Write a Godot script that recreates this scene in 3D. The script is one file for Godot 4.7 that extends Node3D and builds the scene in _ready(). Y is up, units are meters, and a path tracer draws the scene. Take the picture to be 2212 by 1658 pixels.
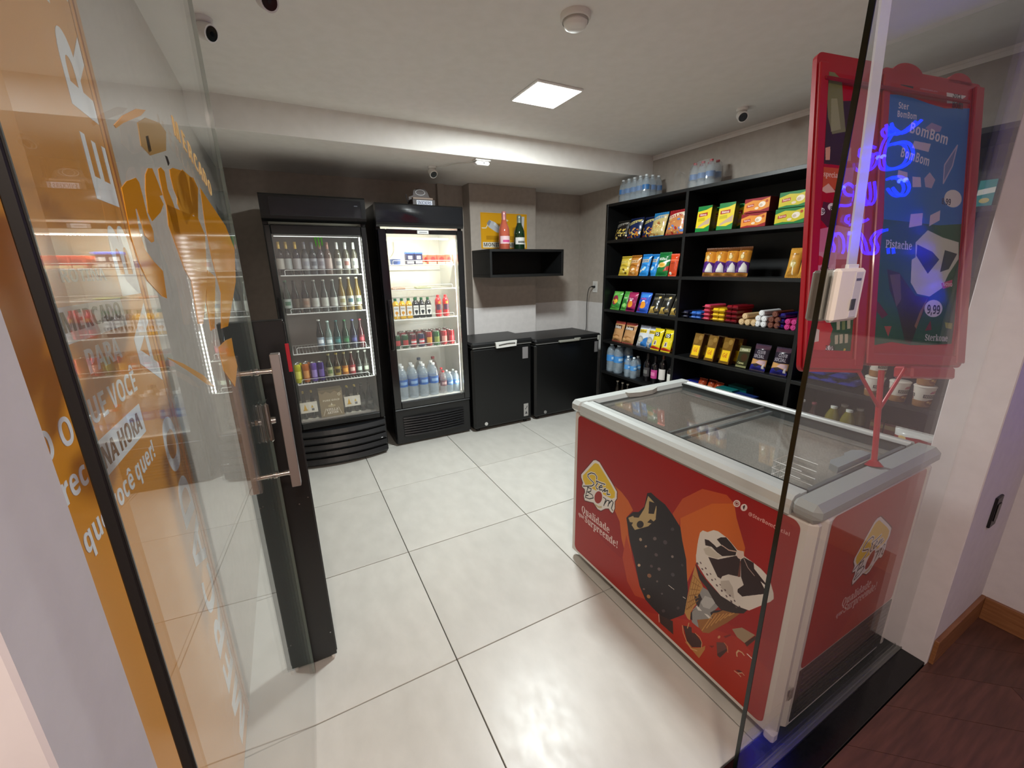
extends Node3D
# Self-service shop behind a glass entrance, seen from the hall. Units are metres, y is up.

const TILE := 0.8

var mats := {}
var meshes := {}
var taken := {}
var rng := RandomNumberGenerator.new()


func _ready():
	rng.seed = 7
	build_camera_and_light()
	build_room()
	build_hall()
	build_entrance()
	build_fridges()
	build_chest_freezers()
	build_wall_shelf()
	build_shelving()
	build_ice_cream_freezer()
	build_price_sign()
	build_ceiling_things()
	build_fridge_goods()
	build_shelf_goods()


# ------------------------------------------------------------------ camera, environment, large lights
func build_camera_and_light():
	var cam := Camera3D.new()
	cam.name = "camera"
	cam.fov = 85.27
	cam.near = 0.02
	cam.far = 60.0
	cam.position = Vector3(-0.4296, 1.6106, 2.9569)
	cam.basis = Basis(Vector3.UP, deg_to_rad(-27.863)) * Basis(Vector3.RIGHT, deg_to_rad(-15.653)) * Basis(Vector3.BACK, deg_to_rad(-0.936))
	add_child(cam)
	cam.current = true
	var we := WorldEnvironment.new()
	we.name = "world_environment"
	var e := Environment.new()
	e.background_mode = Environment.BG_COLOR
	e.background_color = Color(0, 0, 0)
	e.tonemap_mode = Environment.TONE_MAPPER_LINEAR
	e.tonemap_exposure = 1.5
	e.sdfgi_enabled = true
	e.ssao_enabled = true
	e.ssil_enabled = true
	we.environment = e
	add_child(we)
	# the square LED panel in the shop ceiling
	area_light("shop_panel_light", Vector3(1.11, 2.583, 0.54), Vector3(-90, 0, 0), Vector2(0.28, 0.28), Color(0.967, 1.0, 0.996), 4.5)
	# the hall's own ceiling panel, behind the camera
	area_light("hall_panel_light", Vector3(-0.5, 2.585, 3.5), Vector3(-90, 0, 0), Vector2(0.28, 0.28), Color(1.0, 0.93, 0.86), 2.9)


func area_light(called, at, turn, size, colour, energy):
	var l := AreaLight3D.new()
	l.name = called
	l.position = at
	l.rotation_degrees = turn
	l.area_size = size
	l.light_color = colour
	l.light_energy = energy
	l.area_range = 12.0
	l.area_attenuation = 2.0
	l.shadow_enabled = true
	add_child(l)
	return l


# ------------------------------------------------------------------ helpers: nodes
func numbered(called):
	if not taken.has(called):
		taken[called] = 0
		return called
	taken[called] += 1
	return "%s_%03d" % [called, taken[called]]


func numbered_in(parent, called):
	if not parent.has_node(NodePath(called)):
		return called
	var n = 1
	while parent.has_node(NodePath("%s_%03d" % [called, n])):
		n += 1
	return "%s_%03d" % [called, n]


func thing(called, label, category, at = Vector3.ZERO, turn = 0.0, group = ""):
	var o := Node3D.new()
	o.name = numbered(called)
	add_child(o)
	o.position = at
	o.rotation.y = deg_to_rad(turn)
	tag(o, label, category, group)
	return o


func tag(o, label, category, group = ""):
	o.set_meta("label", label)
	o.set_meta("category", category)
	if group != "":
		o.set_meta("group", group)


func put(called, mesh, material, parent = null, at = Vector3.ZERO, turn = Vector3.ZERO):
	var o := MeshInstance3D.new()
	o.name = numbered(called) if parent == null else numbered_in(parent, called)
	o.mesh = mesh
	o.material_override = material
	o.position = at
	o.rotation_degrees = turn
	o.cast_shadow = GeometryInstance3D.SHADOW_CASTING_SETTING_ON
	if parent == null:
		add_child(o)
	else:
		parent.add_child(o, true)
	return o


func structure(called, mesh, material, label, parent = null):
	var o = put(called, mesh, material, parent)
	if parent == null:
		o.set_meta("kind", "structure")
		o.set_meta("label", label)
		o.set_meta("category", called.split("_")[0])
	return o


# ------------------------------------------------------------------ helpers: materials
func paint(hex, rough = 0.6, metal = 0.0, coat = 0.0, shine = 0.5):
	var key = "p%s_%s_%s_%s_%s" % [hex, rough, metal, coat, shine]
	if not mats.has(key):
		var m := StandardMaterial3D.new()
		m.albedo_color = Color(hex)
		m.roughness = rough
		m.metallic = metal
		m.metallic_specular = shine
		if coat > 0.0:
			m.clearcoat_enabled = true
			m.clearcoat = coat
			m.clearcoat_roughness = 0.08
		mats[key] = m
	return mats[key]


func clear_sheet(hex, alpha, rough = 0.0, mirror = 0.5):
	var key = "g%s_%s_%s_%s" % [hex, alpha, rough, mirror]
	if not mats.has(key):
		var m := StandardMaterial3D.new()
		m.transparency = BaseMaterial3D.TRANSPARENCY_ALPHA
		var c := Color(hex)
		c.a = alpha
		m.albedo_color = c
		m.roughness = rough
		m.metallic_specular = mirror
		mats[key] = m
	return mats[key]


func glow(hex, strength):
	var key = "e%s_%s" % [hex, strength]
	if not mats.has(key):
		var m := StandardMaterial3D.new()
		m.albedo_color = Color(hex)
		m.emission_enabled = true
		m.emission = Color(hex)
		m.emission_energy_multiplier = strength
		mats[key] = m
	return mats[key]


func printed(key, image, rough = 0.4, coat = 0.0):
	if not mats.has(key):
		var m := StandardMaterial3D.new()
		m.albedo_texture = ImageTexture.create_from_image(image)
		m.roughness = rough
		m.metallic_specular = 0.35
		m.texture_repeat = false
		if coat > 0.0:
			m.clearcoat_enabled = true
			m.clearcoat = coat
			m.clearcoat_roughness = 0.12
		mats[key] = m
	return mats[key]


func grained(key, dark, light, rough, size, stretch = Vector3.ONE, octaves = 4, relief = 0.0):
	# a colour that wanders between two tones in world space
	if not mats.has(key):
		var n := FastNoiseLite.new()
		n.seed = key.hash() % 1000
		n.frequency = 0.012
		n.fractal_octaves = octaves
		var t := NoiseTexture2D.new()
		t.width = 512
		t.height = 512
		t.seamless = true
		t.noise = n
		var g := Gradient.new()
		g.set_color(0, Color(dark))
		g.set_color(1, Color(light))
		t.color_ramp = g
		var m := StandardMaterial3D.new()
		m.albedo_texture = t
		m.roughness = rough
		m.uv1_triplanar = true
		m.uv1_world_triplanar = true
		m.uv1_scale = stretch * size
		if relief > 0.0:
			m.heightmap_enabled = true
			m.heightmap_texture = t
			m.heightmap_scale = relief
		mats[key] = m
	return mats[key]


# ------------------------------------------------------------------ helpers: meshes
func start():
	var st := SurfaceTool.new()
	st.begin(Mesh.PRIMITIVE_TRIANGLES)
	return st


func tri(st, a, b, c, n = null, ua = Vector2.ZERO, ub = Vector2.ZERO, uc = Vector2.ZERO):
	# a, b, c run counter-clockwise seen from outside; faces are stored clockwise
	var nn = n
	if nn == null:
		nn = (b - a).cross(c - a)
		if nn.length_squared() < 1e-16:
			return
		nn = nn.normalized()
	for p in [[a, ua], [c, uc], [b, ub]]:
		st.set_normal(nn)
		st.set_uv(p[1])
		st.add_vertex(p[0])


func tri3(st, a, b, c, na, nb, nc, ua = Vector2.ZERO, ub = Vector2.ZERO, uc = Vector2.ZERO):
	for p in [[a, na, ua], [c, nc, uc], [b, nb, ub]]:
		st.set_normal(p[1])
		st.set_uv(p[2])
		st.add_vertex(p[0])


func quad(st, a, b, c, d, flip_uv = false):
	tri(st, a, b, c, null, Vector2(0, 1), Vector2(1, 1), Vector2(1, 0))
	tri(st, a, c, d, null, Vector2(0, 1), Vector2(1, 0), Vector2(0, 0))


func box(st, lo, hi, bevel = 0.0):
	# a box with chamfered edges
	var c = (lo + hi) * 0.5
	var h = (hi - lo) * 0.5
	var b = min(bevel, min(h.x, min(h.y, h.z)) * 0.98)
	if b <= 0.0:
		for ax in 3:
			for s in [-1.0, 1.0]:
				var u = (ax + 1) % 3
				var v = (ax + 2) % 3
				var q = []
				for k in [[-1, -1], [1, -1], [1, 1], [-1, 1]]:
					var p = Vector3.ZERO
					p[ax] = s * h[ax]
					p[u] = k[0] * h[u]
					p[v] = k[1] * h[v]
					q.append(c + p)
				if s > 0:
					quad(st, q[0], q[1], q[2], q[3])
				else:
					quad(st, q[3], q[2], q[1], q[0])
		return
	var i = h - Vector3(b, b, b)
	for ax in 3:
		var u = (ax + 1) % 3
		var v = (ax + 2) % 3
		for s in [-1.0, 1.0]:
			var q = []
			for k in [[-1, -1], [1, -1], [1, 1], [-1, 1]]:
				var p = Vector3.ZERO
				p[ax] = s * h[ax]
				p[u] = k[0] * i[u]
				p[v] = k[1] * i[v]
				q.append(c + p)
			if s > 0:
				quad(st, q[0], q[1], q[2], q[3])
			else:
				quad(st, q[3], q[2], q[1], q[0])
	# edges
	for ax in 3:
		var u = (ax + 1) % 3
		var v = (ax + 2) % 3
		for su in [-1.0, 1.0]:
			for sv in [-1.0, 1.0]:
				var q = []
				for k in [[-1, 0], [1, 0], [1, 1], [-1, 1]]:
					var p = Vector3.ZERO
					p[ax] = k[0] * i[ax]
					if k[1] == 0:
						p[u] = su * h[u]
						p[v] = sv * i[v]
					else:
						p[u] = su * i[u]
						p[v] = sv * h[v]
					q.append(c + p)
				facing_quad(st, q, c)
	for sx in [-1.0, 1.0]:
		for sy in [-1.0, 1.0]:
			for sz in [-1.0, 1.0]:
				var a = c + Vector3(sx * h.x, sy * i.y, sz * i.z)
				var b2 = c + Vector3(sx * i.x, sy * h.y, sz * i.z)
				var d = c + Vector3(sx * i.x, sy * i.y, sz * h.z)
				if (b2 - a).cross(d - a).dot(a - c) > 0:
					tri(st, a, b2, d)
				else:
					tri(st, a, d, b2)


func facing_quad(st, q, c):
	if (q[1] - q[0]).cross(q[2] - q[0]).dot((q[0] + q[2]) * 0.5 - c) > 0:
		quad(st, q[0], q[1], q[2], q[3])
	else:
		quad(st, q[3], q[2], q[1], q[0])


func block(size, bevel = 0.0):
	# a box standing on its base, as a shared mesh
	var key = "box_%s_%s" % [size, bevel]
	if not meshes.has(key):
		var st = start()
		box(st, Vector3(-size.x / 2, 0, -size.z / 2), Vector3(size.x / 2, size.y, size.z / 2), bevel)
		meshes[key] = st.commit()
	return meshes[key]


func slab(lo, hi, bevel = 0.0):
	var st = start()
	box(st, lo, hi, bevel)
	return st.commit()


func slabs(list, bevel = 0.0):
	var st = start()
	for q in list:
		box(st, q[0], q[1], bevel)
	return st.commit()


func frame_of(dir):
	var u = dir.cross(Vector3.UP)
	if u.length() < 0.01:
		u = dir.cross(Vector3.RIGHT)
	u = u.normalized()
	return [u, u.cross(dir).normalized()]


func rod(st, a, b, r0, r1 = -1.0, n = 10, caps = true):
	if r1 < 0.0:
		r1 = r0
	var d = (b - a).normalized()
	var f = frame_of(d)
	for k in n:
		var t0 = TAU * k / n
		var t1 = TAU * (k + 1) / n
		var d0 = f[0] * cos(t0) + f[1] * sin(t0)
		var d1 = f[0] * cos(t1) + f[1] * sin(t1)
		var p = [a + d0 * r0, a + d1 * r0, b + d1 * r1, b + d0 * r1]
		if (p[1] - p[0]).cross(p[2] - p[0]).dot(d0) > 0:
			tri3(st, p[0], p[1], p[2], d0, d1, d1)
			tri3(st, p[0], p[2], p[3], d0, d1, d0)
		else:
			tri3(st, p[0], p[2], p[1], d0, d1, d1)
			tri3(st, p[0], p[3], p[2], d0, d0, d1)
		if caps:
			if r0 > 0:
				var q = [a, a + d0 * r0, a + d1 * r0]
				if (q[1] - q[0]).cross(q[2] - q[0]).dot(-d) > 0:
					tri(st, q[0], q[1], q[2])
				else:
					tri(st, q[0], q[2], q[1])
			if r1 > 0:
				var q2 = [b, b + d0 * r1, b + d1 * r1]
				if (q2[1] - q2[0]).cross(q2[2] - q2[0]).dot(d) > 0:
					tri(st, q2[0], q2[1], q2[2])
				else:
					tri(st, q2[0], q2[2], q2[1])


func tube(st, pts, r, n = 8, closed = false):
	# a round tube through the points with mitred joints
	var rings = []
	var m = pts.size()
	var u = Vector3.ZERO
	for k in m:
		var d
		if closed:
			d = (pts[(k + 1) % m] - pts[(k - 1 + m) % m]).normalized()
		elif k == 0:
			d = (pts[1] - pts[0]).normalized()
		elif k == m - 1:
			d = (pts[m - 1] - pts[m - 2]).normalized()
		else:
			d = ((pts[k] - pts[k - 1]).normalized() + (pts[k + 1] - pts[k]).normalized()).normalized()
		if u == Vector3.ZERO:
			u = frame_of(d)[0]
		u = (u - d * u.dot(d)).normalized()
		var v = d.cross(u)
		var ring = []
		for j in n:
			var t = TAU * j / n
			ring.append([pts[k] + (u * cos(t) + v * sin(t)) * r, u * cos(t) + v * sin(t)])
		rings.append(ring)
	var last = m if closed else m - 1
	for k in last:
		var a = rings[k]
		var b = rings[(k + 1) % m]
		for j in n:
			var j1 = (j + 1) % n
			tri3(st, a[j][0], a[j1][0], b[j1][0], a[j][1], a[j1][1], b[j1][1])
			tri3(st, a[j][0], b[j1][0], b[j][0], a[j][1], b[j1][1], b[j][1])
	if not closed:
		for e in [[rings[0], pts[0], -1], [rings[m - 1], pts[m - 1], 1]]:
			for j in n:
				if e[2] > 0:
					tri(st, e[1], e[0][j][0], e[0][(j + 1) % n][0])
				else:
					tri(st, e[1], e[0][(j + 1) % n][0], e[0][j][0])


func lathe(st, prof, n = 16, at = Vector3.ZERO, arc0 = 0.0, arc1 = TAU):
	# prof: [radius, height] from the bottom up; smooth where the profile bends gently
	var m = prof.size()
	var seg = []
	for k in m - 1:
		var d = Vector2(prof[k + 1][0] - prof[k][0], prof[k + 1][1] - prof[k][1])
		seg.append(Vector2(d.y, -d.x).normalized() if d.length() > 1e-7 else Vector2(1, 0))
	for k in m - 1:
		var n0 = seg[k]
		var n1 = seg[k]
		if k > 0 and seg[k - 1].dot(seg[k]) > 0.7:
			n0 = (seg[k - 1] + seg[k]).normalized()
		if k < m - 2 and seg[k + 1].dot(seg[k]) > 0.7:
			n1 = (seg[k + 1] + seg[k]).normalized()
		var v0 = 1.0 - float(prof[k][1] - prof[0][1]) / max(1e-6, prof[m - 1][1] - prof[0][1])
		var v1 = 1.0 - float(prof[k + 1][1] - prof[0][1]) / max(1e-6, prof[m - 1][1] - prof[0][1])
		for j in n:
			var t0 = arc0 + (arc1 - arc0) * j / n
			var t1 = arc0 + (arc1 - arc0) * (j + 1) / n
			var e0 = Vector3(sin(t0), 0, cos(t0))
			var e1 = Vector3(sin(t1), 0, cos(t1))
			var a = at + e0 * prof[k][0] + Vector3.UP * prof[k][1]
			var b = at + e1 * prof[k][0] + Vector3.UP * prof[k][1]
			var c = at + e1 * prof[k + 1][0] + Vector3.UP * prof[k + 1][1]
			var d = at + e0 * prof[k + 1][0] + Vector3.UP * prof[k + 1][1]
			var u0 = float(j) / n
			var u1 = float(j + 1) / n
			var na = e0 * n0.x + Vector3.UP * n0.y
			var nb = e1 * n0.x + Vector3.UP * n0.y
			var nc = e1 * n1.x + Vector3.UP * n1.y
			var nd = e0 * n1.x + Vector3.UP * n1.y
			if prof[k][0] > 1e-6:
				tri3(st, a, b, c, na, nb, nc, Vector2(u0, v0), Vector2(u1, v0), Vector2(u1, v1))
			if prof[k + 1][0] > 1e-6:
				tri3(st, a, c, d, na, nc, nd, Vector2(u0, v0), Vector2(u1, v1), Vector2(u0, v1))


func turned(key, prof, n = 16):
	if not meshes.has(key):
		var st = start()
		lathe(st, prof, n)
		meshes[key] = st.commit()
	return meshes[key]


func extrude(st, poly, depth, to3):
	# poly: Vector2 list; to3: maps (Vector2, depth) to a point; front at depth, back at 0
	var idx = Geometry2D.triangulate_polygon(PackedVector2Array(poly))
	var area = 0.0
	for k in poly.size():
		area += poly[k].cross(poly[(k + 1) % poly.size()])
	var o = to3.call(Vector2.ZERO, 0.0)
	var dirn = (to3.call(Vector2.ZERO, 1.0) - o).normalized()
	for k in range(0, idx.size(), 3):
		var p = [poly[idx[k]], poly[idx[k + 1]], poly[idx[k + 2]]]
		var f = [to3.call(p[0], depth), to3.call(p[1], depth), to3.call(p[2], depth)]
		if (f[1] - f[0]).cross(f[2] - f[0]).dot(dirn) < 0:
			f = [f[0], f[2], f[1]]
		tri(st, f[0], f[1], f[2])
		var g = [to3.call(p[0], 0.0), to3.call(p[1], 0.0), to3.call(p[2], 0.0)]
		if (g[1] - g[0]).cross(g[2] - g[0]).dot(dirn) > 0:
			g = [g[0], g[2], g[1]]
		tri(st, g[0], g[1], g[2])
	for k in poly.size():
		var a = poly[k]
		var b = poly[(k + 1) % poly.size()]
		var q = [to3.call(a, 0.0), to3.call(b, 0.0), to3.call(b, depth), to3.call(a, depth)]
		var e = b - a
		var outw = Vector2(e.y, -e.x) * (1.0 if area > 0 else -1.0)
		var out3 = to3.call(a + outw, 0.0) - q[0]
		if (q[1] - q[0]).cross(q[2] - q[0]).dot(out3) > 0:
			quad(st, q[0], q[1], q[2], q[3])
		else:
			quad(st, q[3], q[2], q[1], q[0])


func card(w, h):
	# a flat printed sheet in the xy plane, facing +z, centred on its lower edge
	var key = "card_%s_%s" % [w, h]
	if not meshes.has(key):
		var st = start()
		quad(st, Vector3(-w / 2, 0, 0), Vector3(w / 2, 0, 0), Vector3(w / 2, h, 0), Vector3(-w / 2, h, 0))
		meshes[key] = st.commit()
	return meshes[key]


# ------------------------------------------------------------------ helpers: prints
class Art:
	var img: Image
	var k := 1.0
	var ox := 0.0
	var oy := 0.0
	var h := 0

	func _init(x0, y0, x1, y1, px, ground):
		k = px
		ox = x0
		oy = y0
		var w = int(ceil((x1 - x0) * px))
		h = int(ceil((y1 - y0) * px))
		img = Image.create(max(4, w), max(4, h), false, Image.FORMAT_RGBA8)
		img.fill(Color(ground))

	func P(x, y):
		return Vector2((x - ox) * k, h - (y - oy) * k)

	func raw(pts, col):
		var lo = INF
		var hi = -INF
		for p in pts:
			lo = min(lo, p.y)
			hi = max(hi, p.y)
		var m = pts.size()
		for y in range(max(0, int(floor(lo))), min(h - 1, int(ceil(hi))) + 1):
			var yy = y + 0.5
			var xs = []
			for i in m:
				var a = pts[i]
				var b = pts[(i + 1) % m]
				if (a.y <= yy) != (b.y <= yy):
					xs.append(a.x + (yy - a.y) / (b.y - a.y) * (b.x - a.x))
			xs.sort()
			for i in range(0, xs.size() - 1, 2):
				var x0 = int(round(max(0.0, xs[i])))
				var x1 = int(round(min(float(img.get_width()), xs[i + 1])))
				if x1 > x0:
					img.fill_rect(Rect2i(x0, y, x1 - x0, 1), col)

	func poly(flat, col):
		var pts = []
		for i in range(0, flat.size(), 2):
			pts.append(P(flat[i], flat[i + 1]))
		raw(pts, Color(col))

	func rect(x0, y0, x1, y1, col):
		poly([x0, y0, x1, y0, x1, y1, x0, y1], col)

	func stroke(flat, width, col):
		for i in range(0, flat.size() - 2, 2):
			var a = P(flat[i], flat[i + 1])
			var b = P(flat[i + 2], flat[i + 3])
			var d = (b - a)
			if d.length() < 0.01:
				continue
			var n = Vector2(-d.y, d.x).normalized() * width * k * 0.5
			raw([a + n, b + n, b - n, a - n], Color(col))
		for i in range(0, flat.size(), 2):
			oval(flat[i], flat[i + 1], width * 0.5, 0, 0, width * 0.5, col)

	func oval(cx, cy, ax, ay, bx, by, col):
		var pts = []
		for j in 20:
			var t = TAU * j / 20
			pts.append(P(cx + ax * cos(t) + bx * sin(t), cy + ay * cos(t) + by * sin(t)))
		raw(pts, Color(col))

	func list(items, grow = 1.0, dx = 0.0, dy = 0.0):
		for it in items:
			var f = []
			for i in range(0, it[3].size(), 2):
				f.append(it[3][i] * grow + dx)
				f.append(it[3][i + 1] * grow + dy)
			if it[0] == "p":
				poly(f, it[1])
			elif it[0] == "s":
				stroke(f, it[2] * grow, it[1])
			else:
				oval(f[0], f[1], f[2] - f[0], f[3] - f[1], f[4] - f[0], f[5] - f[1], it[1])

	func text(words, x, y, width, height, col, serif = false, slant = 0.0, turn = 0.0, mono = false):
		# lettering fitted to a width and a cap height, from its lower left corner
		var tm := TextMesh.new()
		var f := SystemFont.new()
		f.font_names = PackedStringArray(["Droid Serif" if serif else ("Droid Sans Mono" if mono else "Droid Sans")])
		f.font_weight = 700
		tm.font = f
		tm.text = words
		tm.font_size = 48
		tm.pixel_size = 0.01
		tm.depth = 0.0
		tm.horizontal_alignment = HORIZONTAL_ALIGNMENT_LEFT
		tm.vertical_alignment = VERTICAL_ALIGNMENT_BOTTOM
		var bb = tm.get_aabb()
		if bb.size.x <= 0.0:
			return
		var sx = width / bb.size.x
		var cap = 0.343
		var lo = bb.position.y
		for ch in "gjpqyçQ,@":
			if words.contains(ch):
				lo = bb.position.y + 0.1
				break
		var sy = height / cap
		for s in tm.get_surface_count():
			var a = tm.surface_get_arrays(s)
			var v = a[Mesh.ARRAY_VERTEX]
			var idx = a[Mesh.ARRAY_INDEX]
			var total = idx.size() if idx != null else v.size()
			for i in range(0, total, 3):
				var pts = []
				for q in 3:
					var p = v[idx[i + q]] if idx != null else v[i + q]
					var lx = (p.x - bb.position.x) * sx
					var ly = (p.y - lo) * sy
					lx += ly * slant
					pts.append(P(x + lx * cos(turn) - ly * sin(turn), y + lx * sin(turn) + ly * cos(turn)))
				raw(pts, Color(col))



const LOGO := [
	["p","5a1515",0,[195,684,224,684,321,617,359,588,361,550,349,528,351,491,335,453,316,456,304,463,281,451,250,419,221,415,187,434,156,421,115,408,104,435,113,460,110,474,86,478,93,506,77,529,76,548,175,674]],
	["p","e8e4de",0,[195,680,222,680,317,614,354,585,356,549,344,527,346,490,334,458,319,459,306,468,281,454,249,424,225,420,191,439,158,427,119,415,110,438,119,463,116,479,93,482,99,509,83,532,82,549,177,671]],
	["p","e6c22a",0,[196,664,216,667,309,604,342,576,342,547,323,530,119,505,98,529,96,549,183,656]],
	["p","c9b98c",0,[195,451,207,441,228,439,254,453,255,443,233,430,205,430]],
	["s","e8e4de",15,[206,580,207,594,191,602,163,595,138,575,138,562,160,555,184,550,187,541,172,525,144,510,100,489]],
	["s","e8e4de",15,[204,569,214,561,203,541,209,529,220,531]],
	["s","e8e4de",15,[206,570,238,574,270,582]],
	["s","e8e4de",15,[226,541,252,558,245,566,228,548,231,533,251,542]],
	["s","e8e4de",15,[254,535,274,561,268,542,291,560,288,536,307,546]],
	["s","e8e4de",15,[144,510,133,474,127,452]],
	["s","e8e4de",15,[137,500,168,508,164,490,138,473]],
	["s","e8e4de",15,[145,475,179,477,187,464,157,443,123,434,123,443,146,458]],
	["s","e8e4de",15,[262,507,282,507,269,464]],
	["s","e8e4de",15,[271,472,290,505,307,511,299,477]],
	["s","e8e4de",15,[304,493,323,522,334,516,324,478,333,472]],
	["e","e8e4de",0,[225,487,262,500,219,440]],
	["e","9e2a20",0,[225,487,254,497,220,450]],
	["s","1a1618",5,[206,580,207,594,191,602,163,595,138,575,138,562,160,555,184,550,187,541,172,525,144,510,100,489]],
	["s","1a1618",5,[204,569,214,561,203,541,209,529,220,531]],
	["s","1a1618",5,[206,570,238,574,270,582]],
	["s","1a1618",5,[226,541,252,558,245,566,228,548,231,533,251,542]],
	["s","1a1618",5,[254,535,274,561,268,542,291,560,288,536,307,546]],
	["s","1a1618",5,[144,510,133,474,127,452]],
	["s","1a1618",5,[137,500,168,508,164,490,138,473]],
	["s","1a1618",5,[145,475,179,477,187,464,157,443,123,434,123,443,146,458]],
	["s","1a1618",5,[262,507,282,507,269,464]],
	["s","1a1618",5,[271,472,290,505,307,511,299,477]],
	["s","1a1618",5,[304,493,323,522,334,516,324,478,333,472]]]

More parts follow.
